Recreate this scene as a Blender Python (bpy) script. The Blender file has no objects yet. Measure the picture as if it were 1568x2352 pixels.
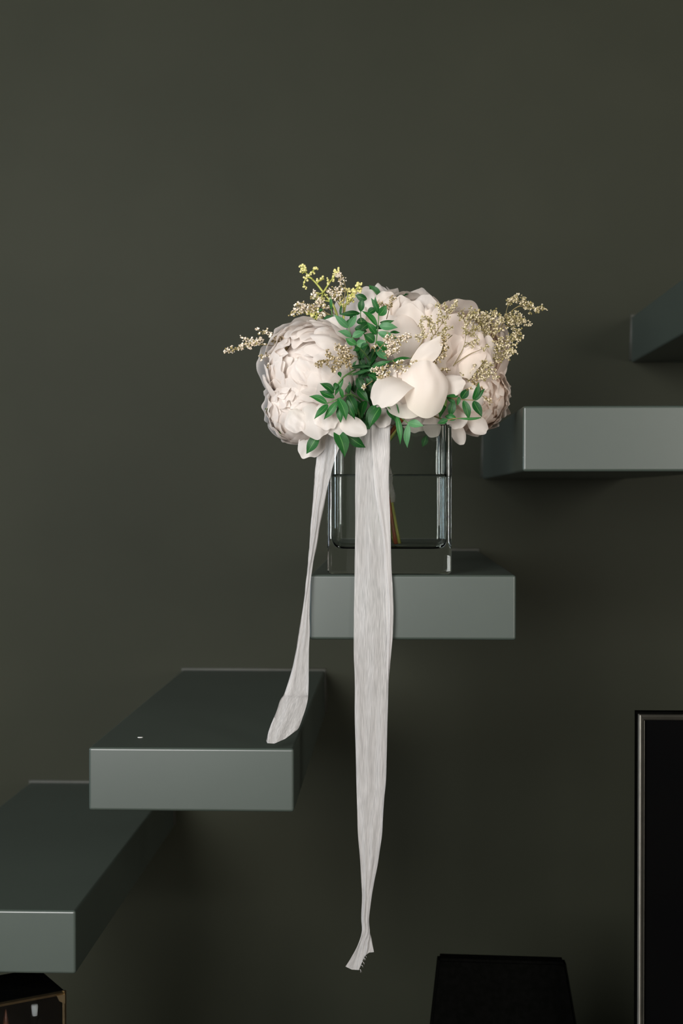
import bpy, bmesh, math, random
from mathutils import Vector, Matrix

random.seed(7)
S = bpy.context.scene
COL = S.collection

# ------------------------------------------------------------------ camera
FPX = 3267.0                       # focal length in pixels of a 1568x2352 frame (50 mm)
CAMZ = 1.50
YAW = math.atan(121.0 / FPX)
PITCH = math.atan(38.0 / FPX)
cam_d = bpy.data.cameras.new('camera')
cam_d.sensor_fit = 'VERTICAL'
cam_d.sensor_height = 36.0
cam_d.sensor_width = 24.0
cam_d.lens = 36.0 * FPX / 2352.0
cam_d.dof.use_dof = True
cam_d.dof.focus_distance = 1.715
cam_d.dof.aperture_fstop = 5.0
cam = bpy.data.objects.new('camera', cam_d)
COL.objects.link(cam)
cam.location = (0, 0, CAMZ)
cam.rotation_euler = (math.pi / 2 - PITCH, 0, YAW)
S.camera = cam

# ------------------------------------------------------------------ world, daylight, exposure
world = bpy.data.worlds.new('overcast_sky')
S.world = world
world.use_nodes = True
world.node_tree.nodes['Background'].inputs[0].default_value = (0.75, 0.85, 1.0, 1)
world.node_tree.nodes['Background'].inputs[1].default_value = 0.6

def window_light(name, loc, size, power, col, rz=0.0):
    l = bpy.data.lights.new(name, 'AREA')
    l.shape = 'RECTANGLE'
    l.size, l.size_y = size
    l.energy = power
    l.color = col
    o = bpy.data.objects.new(name, l)
    COL.objects.link(o)
    o.location = loc
    o.rotation_euler = (math.pi / 2, 0, rz)     # shines along +Y (turned by rz), into the room
    return o
WIN_A = (-1.27, 2.14, 1.4, 1.75)    # centre x, centre z, width, height: tall window left behind the photographer
WIN_B = (1.95, 2.0, 0.9, 1.7)      # smaller window to the right behind the photographer
FRONT_Y = -1.2
window_light('daylight_window_tall', (WIN_A[0], FRONT_Y - 0.06, WIN_A[1]), WIN_A[2:], 164, (1.0, 0.985, 0.962))
window_light('daylight_window_small', (WIN_B[0], FRONT_Y - 0.06, WIN_B[1]), WIN_B[2:], 88, (1.0, 0.94, 0.87))
WIN_C = (1.25, 1.9, 1.2, 1.6)     # centre y, centre z, width, height: window in the left side wall
X0, X1, ZC = -3.9, 3.1, 4.6
window_light('daylight_window_side', (X0 - 0.06, WIN_C[0], WIN_C[1]), WIN_C[2:], 48, (0.74, 0.87, 1.0), -math.pi / 2)
S.cycles.diffuse_bounces = 8
S.cycles.transparent_max_bounces = 16
S.view_settings.view_transform = 'Standard'
S.view_settings.look = 'None'
S.view_settings.exposure = 0.10
S.view_settings.gamma = 1.0
S.view_settings.use_curve_mapping = False

# ------------------------------------------------------------------ pixel -> world helper
_R = cam.rotation_euler.to_matrix()
def P(px, py, Y):
    d = _R @ Vector(((px - 784.0) / FPX, (1176.0 - py) / FPX, -1.0))
    t = Y / d.y
    return Vector((d.x * t, Y, CAMZ + d.z * t))
def MPP(Y):                       # metres per pixel at depth Y
    return Y / FPX

# ------------------------------------------------------------------ materials
def mat(name):
    m = bpy.data.materials.new(name)
    m.use_nodes = True
    nt = m.node_tree
    nt.nodes.clear()
    out = nt.nodes.new('ShaderNodeOutputMaterial')
    return m, nt, out
def N(nt, t, **kw):
    n = nt.nodes.new(t)
    for k, v in kw.items():
        setattr(n, k, v)
    return n
def principled(nt, col, rough, spec=0.5, metal=0.0):
    b = N(nt, 'ShaderNodeBsdfPrincipled')
    b.inputs['Base Color'].default_value = (*col, 1)
    b.inputs['Roughness'].default_value = rough
    b.inputs['Specular IOR Level'].default_value = spec
    b.inputs['Metallic'].default_value = metal
    return b
def noise_mix(nt, c1, c2, scale, detail=4.0, coord='Object', lo=0.35, hi=0.65):
    tc = N(nt, 'ShaderNodeTexCoord')
    nz = N(nt, 'ShaderNodeTexNoise')
    nz.inputs['Scale'].default_value = scale
    nz.inputs['Detail'].default_value = detail
    nt.links.new(tc.outputs[coord], nz.inputs['Vector'])
    r = N(nt, 'ShaderNodeValToRGB')
    r.color_ramp.elements[0].position = lo
    r.color_ramp.elements[1].position = hi
    r.color_ramp.elements[0].color = (*c1, 1)
    r.color_ramp.elements[1].color = (*c2, 1)
    nt.links.new(nz.outputs['Fac'], r.inputs['Fac'])
    return r, nz
def bump(nt, height_socket, bsdf, strength=0.1, dist=0.001):
    b = N(nt, 'ShaderNodeBump')
    b.inputs['Strength'].default_value = strength
    b.inputs['Distance'].default_value = dist
    nt.links.new(height_socket, b.inputs['Height'])
    nt.links.new(b.outputs['Normal'], bsdf.inputs['Normal'])
    return b

def simple(name, c1, c2, scale, rough, spec=0.5, metal=0.0, bstr=0.05, bdist=0.0005):
    m, nt, out = mat(name)
    b = principled(nt, c1, rough, spec, metal)
    r, nz = noise_mix(nt, c1, c2, scale)
    nt.links.new(r.outputs['Color'], b.inputs['Base Color'])
    if bstr:
        bump(nt, nz.outputs['Fac'], b, bstr, bdist)
    nt.links.new(b.outputs['BSDF'], out.inputs['Surface'])
    return m

M = {}
M['wall'] = simple('dark_olive_wall_paint', (0.0228, 0.0250, 0.0158), (0.0268, 0.0288, 0.0185), 3.0, 0.6, 0.12, bstr=0.08, bdist=0.002)
M['tread'] = simple('grey_green_lacquer', (0.040, 0.053, 0.044), (0.044, 0.058, 0.048), 6.0, 0.38, 0.74, bstr=0.02)
M['caulk'] = simple('painted_caulk', (0.036, 0.037, 0.028), (0.042, 0.043, 0.033), 60, 0.6)
M['room'] = simple('warm_grey_plaster', (0.11, 0.105, 0.098), (0.13, 0.12, 0.11), 4, 0.8, 0.2)
M['ceiling'] = simple('white_ceiling_paint', (0.15, 0.15, 0.145), (0.17, 0.17, 0.16), 4, 0.85, 0.2)
M['floor'] = simple('dark_oak_floor', (0.045, 0.035, 0.026), (0.07, 0.052, 0.038), 9, 0.45, 0.4)
M['frame_white'] = simple('white_window_paint', (0.6, 0.6, 0.58), (0.65, 0.65, 0.62), 20, 0.5)
M['black'] = simple('matt_black_leather', (0.0015, 0.0016, 0.0013), (0.0022, 0.0022, 0.002), 120, 0.9, 0.0, bstr=0.1)
M['black_glass'] = simple('black_glass', (0.0015, 0.0015, 0.0018), (0.002, 0.002, 0.002), 4, 0.3, 0.02, bstr=0)
M['bronze'] = simple('dull_bronze_metal', (0.055, 0.052, 0.042), (0.07, 0.066, 0.054), 60, 0.42, 0.5, 0.6, bstr=0.02)
M['trim'] = simple('bright_metal_edge', (0.30, 0.29, 0.26), (0.36, 0.35, 0.31), 60, 0.4, 0.5, 0.6, bstr=0.02)
M['brass'] = simple('aged_brass', (0.42, 0.33, 0.19), (0.34, 0.26, 0.15), 80, 0.35, 0.5, 1.0, bstr=0.05)
M['candle'] = simple('white_reflection_spot', (0.75, 0.76, 0.8), (0.7, 0.72, 0.76), 40, 0.4)  # white that imitates a window reflection in the lantern glass
M['amber'] = simple('rust_brown_wax', (0.16, 0.035, 0.008), (0.07, 0.018, 0.006), 60, 0.45)

def glass_mat(name, col, ior, rough=0.0):
    m, nt, out = mat(name)
    g = N(nt, 'ShaderNodeBsdfGlass')
    g.inputs['Color'].default_value = (*col, 1)
    g.inputs['IOR'].default_value = ior
    g.inputs['Roughness'].default_value = rough
    # faint hand-made waviness
    tc = N(nt, 'ShaderNodeTexCoord')
    nz = N(nt, 'ShaderNodeTexNoise')
    nz.inputs['Scale'].default_value = 28
    nz.inputs['Detail'].default_value = 1.0
    nt.links.new(tc.outputs['Object'], nz.inputs['Vector'])
    bump(nt, nz.outputs['Fac'], g, 0.05, 0.001)
    nt.links.new(g.outputs['BSDF'], out.inputs['Surface'])
    return m
M['glass'] = glass_mat('clear_glass', (0.97, 0.985, 0.975), 1.48)
M['water'] = glass_mat('clear_water', (0.985, 0.995, 0.99), 1.333)
M['pane'] = glass_mat('lantern_glass', (0.95, 0.97, 0.96), 1.45)

def petal_mat(name, c1, c2, base):
    """soft petal: diffuse + translucent, slightly greener/creamier towards its claw (UV v), vein relief along it"""
    m, nt, out = mat(name)
    uv = N(nt, 'ShaderNodeUVMap')
    sep = N(nt, 'ShaderNodeSeparateXYZ')
    nt.links.new(uv.outputs['UV'], sep.inputs['Vector'])
    ramp = N(nt, 'ShaderNodeValToRGB')
    e = ramp.color_ramp.elements
    e[0].position = 0.0; e[0].color = (*base, 1)
    e[1].position = 0.55; e[1].color = (*c1, 1)
    nt.links.new(sep.outputs['Y'], ramp.inputs['Fac'])
    oi = N(nt, 'ShaderNodeObjectInfo')
    mx = N(nt, 'ShaderNodeMix', data_type='RGBA')
    nt.links.new(oi.outputs['Random'], mx.inputs['Factor'])
    nt.links.new(ramp.outputs['Color'], mx.inputs['A'])
    mx.inputs['B'].default_value = (*c2, 1)
    sc = N(nt, 'ShaderNodeMath', operation='MULTIPLY')
    sc.inputs[1].default_value = 0.75
    nt.links.new(oi.outputs['Random'], sc.inputs[0])
    nt.links.new(sc.outputs[0], mx.inputs['Factor'])
    b = principled(nt, c1, 0.55, 0.25)
    nt.links.new(mx.outputs['Result'], b.inputs['Base Color'])
    t = N(nt, 'ShaderNodeBsdfTranslucent')
    nt.links.new(mx.outputs['Result'], t.inputs['Color'])
    # veins: stretched noise along the petal
    mp = N(nt, 'ShaderNodeMapping')
    mp.inputs['Scale'].default_value = (26, 1.6, 1)
    nt.links.new(uv.outputs['UV'], mp.inputs['Vector'])
    nz = N(nt, 'ShaderNodeTexNoise')
    nz.inputs['Scale'].default_value = 1.0
    nz.inputs['Detail'].default_value = 2.0
    nt.links.new(mp.outputs['Vector'], nz.inputs['Vector'])
    bump(nt, nz.outputs['Fac'], b, 0.10, 0.0010)
    ms = N(nt, 'ShaderNodeMixShader')
    ms.inputs['Fac'].default_value = 0.50
    nt.links.new(b.outputs['BSDF'], ms.inputs[1])
    nt.links.new(t.outputs['BSDF'], ms.inputs[2])
    nt.links.new(ms.outputs['Shader'], out.inputs['Surface'])
    return m
M['petal_white'] = petal_mat('petal_white', (0.895, 0.85, 0.812), (0.885, 0.825, 0.78), (0.885, 0.84, 0.76))
M['petal_cream'] = petal_mat('petal_cream', (0.94, 0.88, 0.825), (0.93, 0.855, 0.79), (0.90, 0.84, 0.74))
M['petal_blush'] = petal_mat('petal_blush', (0.93, 0.85, 0.785), (0.92, 0.815, 0.735), (0.89, 0.81, 0.70))

def leaf_mat(name, c1, c2, rib):
    m, nt, out = mat(name)
    uv = N(nt, 'ShaderNodeUVMap')
    sep = N(nt, 'ShaderNodeSeparateXYZ')
    nt.links.new(uv.outputs['UV'], sep.inputs['Vector'])
    a = N(nt, 'ShaderNodeMath', operation='SUBTRACT'); a.inputs[1].default_value = 0.5
    nt.links.new(sep.outputs['X'], a.inputs[0])
    ab = N(nt, 'ShaderNodeMath', operation='ABSOLUTE')
    nt.links.new(a.outputs[0], ab.inputs[0])
    ribr = N(nt, 'ShaderNodeValToRGB')
    ribr.color_ramp.elements[0].position = 0.008; ribr.color_ramp.elements[0].color = (1, 1, 1, 1)
    ribr.color_ramp.elements[1].position = 0.03; ribr.color_ramp.elements[1].color = (0, 0, 0, 1)
    nt.links.new(ab.outputs[0], ribr.inputs['Fac'])
    oi = N(nt, 'ShaderNodeObjectInfo')
    mx = N(nt, 'ShaderNodeMix', data_type='RGBA')
    nt.links.new(oi.outputs['Random'], mx.inputs['Factor'])
    mx.inputs['A'].default_value = (*c1, 1); mx.inputs['B'].default_value = (*c2, 1)
    mr = N(nt, 'ShaderNodeMix', data_type='RGBA')
    nt.links.new(ribr.outputs['Color'], mr.inputs['Factor'])
    nt.links.new(mx.outputs['Result'], mr.inputs['A'])
    mr.inputs['B'].default_value = (*rib, 1)
    b = principled(nt, c1, 0.46, 0.35)
    nt.links.new(mr.outputs['Result'], b.inputs['Base Color'])
    mp = N(nt, 'ShaderNodeMapping'); mp.inputs['Scale'].default_value = (7, 22, 1)
    nt.links.new(uv.outputs['UV'], mp.inputs['Vector'])
    nz = N(nt, 'ShaderNodeTexNoise'); nz.inputs['Scale'].default_value = 1.0
    nt.links.new(mp.outputs['Vector'], nz.inputs['Vector'])
    bump(nt, nz.outputs['Fac'], b, 0.25, 0.0006)
    t = N(nt, 'ShaderNodeBsdfTranslucent')
    nt.links.new(mr.outputs['Result'], t.inputs['Color'])
    ms = N(nt, 'ShaderNodeMixShader'); ms.inputs['Fac'].default_value = 0.2
    nt.links.new(b.outputs['BSDF'], ms.inputs[1]); nt.links.new(t.outputs['BSDF'], ms.inputs[2])
    nt.links.new(ms.outputs['Shader'], out.inputs['Surface'])
    return m
M['leaf'] = leaf_mat('leaf_deep_green', (0.008, 0.088, 0.012), (0.006, 0.060, 0.011), (0.10, 0.27, 0.06))
M['leaf_mid'] = leaf_mat('leaf_fresh_green', (0.018, 0.140, 0.022), (0.016, 0.112, 0.024), (0.13, 0.32, 0.09))
M['leaf_pale'] = leaf_mat('leaf_pale_grey_green', (0.085, 0.235, 0.10), (0.06, 0.20, 0.075), (0.17, 0.37, 0.17))
M['sepal'] = leaf_mat('sepal_yellow_green', (0.16, 0.28, 0.07), (0.13, 0.25, 0.06), (0.2, 0.33, 0.1))
M['stem_green'] = simple('stem_green', (0.05, 0.15, 0.03), (0.09, 0.19, 0.05), 90, 0.5)
M['stem_olive'] = simple('stem_olive_yellow', (0.42, 0.42, 0.08), (0.32, 0.35, 0.07), 70, 0.4)
M['stem_red'] = simple('stem_red_brown', (0.26, 0.055, 0.012), (0.16, 0.05, 0.012), 80, 0.4)
M['stem_dry'] = simple('dry_stem_brown', (0.17, 0.12, 0.045), (0.24, 0.2, 0.08), 150, 0.7)
M['bud_yellow'] = simple('bud_yellow_green', (0.62, 0.58, 0.20), (0.68, 0.62, 0.30), 300, 0.6)

def blossom_mat(name, cols):
    m, nt, out = mat(name)
    g = N(nt, 'ShaderNodeNewGeometry')
    r = N(nt, 'ShaderNodeValToRGB')
    r.color_ramp.interpolation = 'CONSTANT'
    e = r.color_ramp.elements
    e[0].position = 0; e[0].color = (*cols[0], 1)
    e[1].position = 0.40; e[1].color = (*cols[1], 1)
    x = e.new(0.72); x.color = (*cols[2], 1)
    nt.links.new(g.outputs['Random Per Island'], r.inputs['Fac'])
    b = principled(nt, cols[0], 0.8, 0.1)
    nt.links.new(r.outputs['Color'], b.inputs['Base Color'])
    nt.links.new(b.outputs['BSDF'], out.inputs['Surface'])
    return m
M['bloom_pink'] = blossom_mat('dry_blossom_cream_pink', ((0.80, 0.72, 0.62), (0.66, 0.56, 0.44), (0.33, 0.27, 0.12)))
M['bloom_olive'] = blossom_mat('dry_blossom_cream_olive', ((0.66, 0.58, 0.42), (0.48, 0.41, 0.24), (0.27, 0.23, 0.09)))
M['bloom_tan'] = blossom_mat('dry_blossom_tan', ((0.62, 0.52, 0.38), (0.36, 0.28, 0.14), (0.20, 0.15, 0.06)))

def ribbon_mat(name):
    """crinkled silk gauze: long fine pleats (UV u), partly see-through between the threads"""
    m, nt, out = mat(name)
    uv = N(nt, 'ShaderNodeUVMap')
    mp = N(nt, 'ShaderNodeMapping'); mp.inputs['Scale'].default_value = (130, 14.0, 1)
    nt.links.new(uv.outputs['UV'], mp.inputs['Vector'])
    nz = N(nt, 'ShaderNodeTexNoise'); nz.inputs['Scale'].default_value = 1.0
    nz.inputs['Detail'].default_value = 1.5; nz.inputs['Distortion'].default_value = 0.6
    nt.links.new(mp.outputs['Vector'], nz.inputs['Vector'])
    col = N(nt, 'ShaderNodeValToRGB')
    col.color_ramp.elements[0].position = 0.3; col.color_ramp.elements[0].color = (0.68, 0.66, 0.65, 1)
    col.color_ramp.elements[1].position = 0.7; col.color_ramp.elements[1].color = (0.80, 0.775, 0.765, 1)
    nt.links.new(nz.outputs['Fac'], col.inputs['Fac'])
    b = principled(nt, (0.8, 0.78, 0.76), 0.6, 0.2)
    nt.links.new(col.outputs['Color'], b.inputs['Base Color'])
    bump(nt, nz.outputs['Fac'], b, 0.35, 0.0008)
    t = N(nt, 'ShaderNodeBsdfTranslucent')
    nt.links.new(col.outputs['Color'], t.inputs['Color'])
    ms = N(nt, 'ShaderNodeMixShader'); ms.inputs['Fac'].default_value = 0.35
    nt.links.new(b.outputs['BSDF'], ms.inputs[1]); nt.links.new(t.outputs['BSDF'], ms.inputs[2])
    tr = N(nt, 'ShaderNodeBsdfTransparent')
    fac = N(nt, 'ShaderNodeMapRange')
    fac.inputs['From Min'].default_value = 0.3; fac.inputs['From Max'].default_value = 0.7
    fac.inputs['To Min'].default_value = 0.42; fac.inputs['To Max'].default_value = 0.18
    nt.links.new(nz.outputs['Fac'], fac.inputs['Value'])
    m2 = N(nt, 'ShaderNodeMixShader')
    nt.links.new(fac.outputs['Result'], m2.inputs['Fac'])
    nt.links.new(ms.outputs['Shader'], m2.inputs[1]); nt.links.new(tr.outputs['BSDF'], m2.inputs[2])
    nt.links.new(m2.outputs['Shader'], out.inputs['Surface'])
    return m
M['ribbon'] = ribbon_mat('white_silk_gauze')

# ------------------------------------------------------------------ object helpers
def mesh_obj(name, verts, faces, m, parent=None, smooth=True, uvs=None, origin=None):
    """link ONE mesh object; verts are world positions, origin moves the pivot there (parents are unrotated empties)"""
    o0 = Vector(origin) if origin is not None else Vector((0, 0, 0))
    me = bpy.data.meshes.new(name)
    me.from_pydata([tuple(Vector(v) - o0) for v in verts], [], faces)
    if uvs is not None:
        ul = me.uv_layers.new(name='UVMap')
        for lp in me.loops:
            ul.data[lp.index].uv = uvs[lp.vertex_index]
    if smooth:
        for p in me.polygons:
            p.use_smooth = True
    me.materials.append(m)
    me.update()
    o = bpy.data.objects.new(name, me)
    COL.objects.link(o)
    if parent is not None:
        o.parent = parent
        o.location = o0 - parent.location
    else:
        o.location = o0
    return o
def thing(name, label, cat, loc, group=None):
    o = bpy.data.objects.new(name, None)
    o.empty_display_size = 0.02
    COL.objects.link(o)
    o.location = loc
    o['label'] = label; o['category'] = cat
    if group: o['group'] = group
    return o
def tag(o, label, cat, group=None):
    o['label'] = label; o['category'] = cat
    if group: o['group'] = group
    return o
def struct(o, label):
    o['kind'] = 'structure'; o['label'] = label
    return o

def box_geo(x0, x1, y0, y1, z0, z1):
    v = [(x0, y0, z0), (x1, y0, z0), (x1, y1, z0), (x0, y1, z0), (x0, y0, z1), (x1, y0, z1), (x1, y1, z1), (x0, y1, z1)]
    f = [(0, 3, 2, 1), (4, 5, 6, 7), (0, 1, 5, 4), (1, 2, 6, 5), (2, 3, 7, 6), (3, 0, 4, 7)]
    return v, f
def box(name, x0, x1, y0, y1, z0, z1, m, parent=None, bevel=0.0, seg=3, origin=None):
    v, f = box_geo(x0, x1, y0, y1, z0, z1)
    o = mesh_obj(name, v, f, m, parent, smooth=False, origin=origin or ((x0 + x1) / 2, (y0 + y1) / 2, z0))
    if bevel:
        bm = bmesh.new(); bm.from_mesh(o.data)
        bmesh.ops.bevel(bm, geom=bm.edges[:], offset=bevel, segments=seg, profile=0.5, affect='EDGES')
        bm.to_mesh(o.data); bm.free()
        for p in o.data.polygons: p.use_smooth = True
        wn = o.modifiers.new('weighted_normals', 'WEIGHTED_NORMAL'); wn.keep_sharp = False
    return o
def tube_geo(pts, radii, n=6):
    """tube along a polyline, closed ends"""
    pts = [Vector(p) for p in pts]
    V, F = [], []
    up = Vector((0.31, -0.87, 0.38)).normalized()
    for i, p in enumerate(pts):
        d = (pts[min(i + 1, len(pts) - 1)] - pts[max(i - 1, 0)])
        d = d.normalized() if d.length > 1e-9 else Vector((0, 0, 1))
        a = d.cross(up)
        a = a.normalized() if a.length > 1e-4 else d.orthogonal().normalized()
        b = d.cross(a)
        r = radii[i] if isinstance(radii, (list, tuple)) else radii
        for k in range(n):
            t = 2 * math.pi * k / n
            V.append(p + a * (r * math.cos(t)) + b * (r * math.sin(t)))
    for i in range(len(pts) - 1):
        for k in range(n):
            k2 = (k + 1) % n
            F.append((i * n + k, i * n + k2, (i + 1) * n + k2, (i + 1) * n + k))
    F.append(tuple(range(n - 1, -1, -1)))
    L = (len(pts) - 1) * n
    F.append(tuple(L + k for k in range(n)))
    return V, F
def join(geos):
    V, F = [], []
    for v, f in geos:
        o = len(V)
        V += list(v); F += [tuple(i + o for i in t) for t in f]
    return V, F
def catmull(pts, n):
    """n points along a Catmull-Rom curve through tuples of floats"""
    m = len(pts)
    out = []
    for k in range(n):
        t = k / (n - 1) * (m - 1)
        i = min(int(t), m - 2)
        u = t - i
        p0, p1, p2, p3 = pts[max(i - 1, 0)], pts[i], pts[i + 1], pts[min(i + 2, m - 1)]
        out.append(tuple(0.5 * (2 * b + (c - a) * u + (2 * a - 5 * b + 4 * c - d) * u * u + (-a + 3 * b - 3 * c + d) * u ** 3)
                         for a, b, c, d in zip(p0, p1, p2, p3)))
    return out
def vcat(pts, n):
    return [Vector(p) for p in catmull([tuple(p) for p in pts], n)]

# ------------------------------------------------------------------ room
WALL_Y = 2.51
FRONT = 1.7315                     # plane of the tread fronts
struct(box('wall_back', X0, X1, WALL_Y, WALL_Y + 0.2, 0, ZC, M['wall']), 'dark olive grey painted wall behind the stair')
cy0, cy1, cz0, cz1 = WIN_C[0] - WIN_C[2] / 2, WIN_C[0] + WIN_C[2] / 2, WIN_C[1] - WIN_C[3] / 2, WIN_C[1] + WIN_C[3] / 2
_v, _f = join([box_geo(X0 - 0.2, X0, FRONT_Y - 0.2, cy0, 0, ZC), box_geo(X0 - 0.2, X0, cy1, WALL_Y + 0.2, 0, ZC),
               box_geo(X0 - 0.2, X0, cy0, cy1, 0, cz0), box_geo(X0 - 0.2, X0, cy0, cy1, cz1, ZC)])
struct(mesh_obj('wall_left', _v, _f, M['room'], smooth=False), 'warm grey side wall of the room')
_t = 0.05
_v, _f = join([box_geo(X0 - 0.05, X0, cy0, cy0 + _t, cz0, cz1), box_geo(X0 - 0.05, X0, cy1 - _t, cy1, cz0, cz1),
               box_geo(X0 - 0.05, X0, cy0 + _t, cy1 - _t, cz0, cz0 + _t), box_geo(X0 - 0.05, X0, cy0 + _t, cy1 - _t, cz1 - _t, cz1)])
struct(mesh_obj('window_3', _v, _f, M['frame_white'], smooth=False), 'white framed window in the left side wall')
struct(box('wall_right', X1, X1 + 0.2, FRONT_Y - 0.2, WALL_Y + 0.2, 0, ZC, M['room']), 'warm grey side wall of the room')
struct(box('floor', X0 - 0.2, X1 + 0.2, FRONT_Y - 0.2, WALL_Y + 0.2, -0.2, 0, M['floor']), 'dark wooden floor')
struct(box('ceiling', X0 - 0.2, X1 + 0.2, FRONT_Y - 0.2, WALL_Y + 0.2, ZC, ZC + 0.2, M['ceiling']), 'white ceiling')
def wall_with_windows():
    geos = []
    y0, y1 = FRONT_Y - 0.2, FRONT_Y
    ax0, ax1, az0, az1 = WIN_A[0] - WIN_A[2] / 2, WIN_A[0] + WIN_A[2] / 2, WIN_A[1] - WIN_A[3] / 2, WIN_A[1] + WIN_A[3] / 2
    bx0, bx1, bz0, bz1 = WIN_B[0] - WIN_B[2] / 2, WIN_B[0] + WIN_B[2] / 2, WIN_B[1] - WIN_B[3] / 2, WIN_B[1] + WIN_B[3] / 2
    for a in ((X0, ax0, 0, ZC), (ax0, ax1, 0, az0), (ax0, ax1, az1, ZC), (ax1, bx0, 0, ZC),
              (bx0, bx1, 0, bz0), (bx0, bx1, bz1, ZC), (bx1, X1, 0, ZC)):
        geos.append(box_geo(a[0], a[1], y0, y1, a[2], a[3]))
    v, f = join(geos)
    return mesh_obj('wall_front', v, f, M['room'], smooth=False)
struct(wall_with_windows(), 'warm grey wall with two windows behind the photographer')
for i, W in enumerate((WIN_A, WIN_B)):
    x0, x1, z0, z1 = W[0] - W[2] / 2, W[0] + W[2] / 2, W[1] - W[3] / 2, W[1] + W[3] / 2
    y0, y1 = FRONT_Y - 0.05, FRONT_Y + 0.0
    t = 0.05
    g = [box_geo(x0, x0 + t, y0, y1, z0, z1), box_geo(x1 - t, x1, y0, y1, z0, z1),
         box_geo(x0 + t, x1 - t, y0, y1, z0, z0 + t), box_geo(x0 + t, x1 - t, y0, y1, z1 - t, z1),
         box_geo(W[0] - t / 2, W[0] + t / 2, y0, y1, z0 + t, z1 - t)]
    v, f = join(g)
    struct(mesh_obj('window_%d' % (i + 1), v, f, M['frame_white'], smooth=False), 'white framed window behind the photographer')

# ------------------------------------------------------------------ floating stair treads
def tread(px_l, px_r, py_t, py_b, label):
    a = P(px_l, py_t, FRONT); b = P(px_r, py_b, FRONT)
    t = thing('stair_tread', label, 'stair tread', ((a.x + b.x) / 2, WALL_Y, b.z), 'floating stair treads')
    box('slab', a.x, b.x, FRONT, WALL_Y, b.z, a.z, M['tread'], t, bevel=0.0036, seg=4)
    v, f = join([tube_geo([(a.x - 0.0005, WALL_Y - 0.001, b.z + 0.004), (a.x - 0.0005, WALL_Y - 0.001, a.z + 0.0005), (b.x + 0.0005, WALL_Y - 0.001, a.z + 0.0005), (b.x + 0.0005, WALL_Y - 0.001, b.z + 0.004)], 0.004, 8)])
    mesh_obj('caulk_bead', v, f, M['caulk'], t)
    return t, a, b
tread(-300, 174, 2087, 2238, 'lowest grey floating stair tread, cut off by the left edge of the photo')
t2, a2, b2 = tread(203, 675, 1716.5, 1866, 'grey floating stair tread under the loose end of the narrow ribbon')
t3, a3, b3 = tread(710.5, 1185, 1320, 1471, 'grey floating stair tread carrying the glass vase')
tread(1200, 1675, 932, 1083, 'grey floating stair tread level with the bouquet, at right')
tread(1697, 2170, 541, 692, 'uppermost floating stair tread, only its left side and underside showing')
# small cap on top of the second tread; its white stands in for a glint
def lathe(name, prof, m, parent, c, n=20):
    V, F = [], []
    for r, z in prof:
        for k in range(n):
            t = 2 * math.pi * k / n
            V.append((c[0] + r * math.cos(t), c[1] + r * math.sin(t), c[2] + z))
    for i in range(len(prof) - 1):
        for k in range(n):
            k2 = (k + 1) % n
            F.append((i * n + k, i * n + k2, (i + 1) * n + k2, (i + 1) * n + k))
    F.append(tuple(range(n - 1, -1, -1)))
    L = (len(prof) - 1) * n
    F.append(tuple(L + k for k in range(n)))
    return mesh_obj(name, V, F, m, parent, origin=c)
cz = a2.z
cc = P(322, 1693, FRONT * (1716.5 - 1138) / (1693 - 1138))
lathe('glint_cap', [(0.0036, 0), (0.0034, 0.0004), (0.002, 0.0006), (0.0005, 0.0007)], M['frame_white'], t2, (cc.x, cc.y, cz))

# ------------------------------------------------------------------ dark things along the bottom of the frame
# framed black panel standing on the floor at right
PY = 1.80
pa = P(1466, 1641, PY)
pt = thing('framed_panel', 'tall black glass panel in a thin bronze frame at the right edge', 'panel', (pa.x + 0.35, PY, 0))
px0, px1, pz1 = pa.x, pa.x + 0.70, pa.z
fw = 0.0066
box('backing', px0 - 0.0022, px1 + 0.0022, PY + 0.004, PY + 0.016, 0.0, pz1 + 0.003, M['black'], pt)
def frame_bar(x0, x1, z0, z1, mit):
    """bar with a chamfered face and mitred top corners"""
    yb, yf, c = PY + 0.004, PY - 0.006, 0.0022
    if mit == 'v_l':
        out, inn = x0, x1; zt_o, zt_i = z1, z1 - fw
        prof = [(out, yb), (out, yf + c), (out + c, yf), (inn - 0.0012, yf + 0.002), (inn, yf + 0.0035), (inn, yb)]
        V = [(x, y, z0) for x, y in prof] + [(x, y, zt_o + (zt_i - zt_o) * (x - out) / (inn - out)) for x, y in prof]
    elif mit == 'v_r':
        out, inn = x1, x0
        prof = [(out, yb), (out, yf + c), (out - c, yf), (inn + 0.0012, yf + 0.002), (inn, yf + 0.0035), (inn, yb)]
        V = [(x, y, z0) for x, y in prof] + [(x, y, z1 - fw * (out - x) / (out - inn)) for x, y in prof]
    else:
        prof = [(z1, yb), (z1, yf + c), (z1 - c, yf), (z0 + 0.0012, yf + 0.002), (z0, yf + 0.0035), (z0, yb)]
        V = [(x0 + (z1 - z), y, z) for z, y in prof] + [(x1 - (z1 - z), y, z) for z, y in prof]
    n = len(prof)
    F = [(k, (k + 1) % n, n + (k + 1) % n, n + k) for k in range(n)] + [tuple(range(n - 1, -1, -1)), tuple(range(n, 2 * n))]
    o = mesh_obj('frame_bar', V, F, M['bronze'], pt, smooth=False)
    bm = bmesh.new(); bm.from_mesh(o.data); bmesh.ops.recalc_face_normals(bm, faces=bm.faces[:]); bm.to_mesh(o.data); bm.free()
    return o
box('edge_trim', px0 - 0.0001, px0 + 0.0018, PY - 0.0072, PY + 0.004, 0.0, pz1 + 0.0001, M['trim'], pt)
box('edge_trim', px0 + fw - 0.0011, px0 + fw, PY - 0.0066, PY - 0.002, 0.0, pz1 - fw, M['bronze'], pt)
frame_bar(px0, px0 + fw, 0.0, pz1, 'v_l')
frame_bar(px1 - fw, px1, 0.0, pz1, 'v_r')
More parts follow.
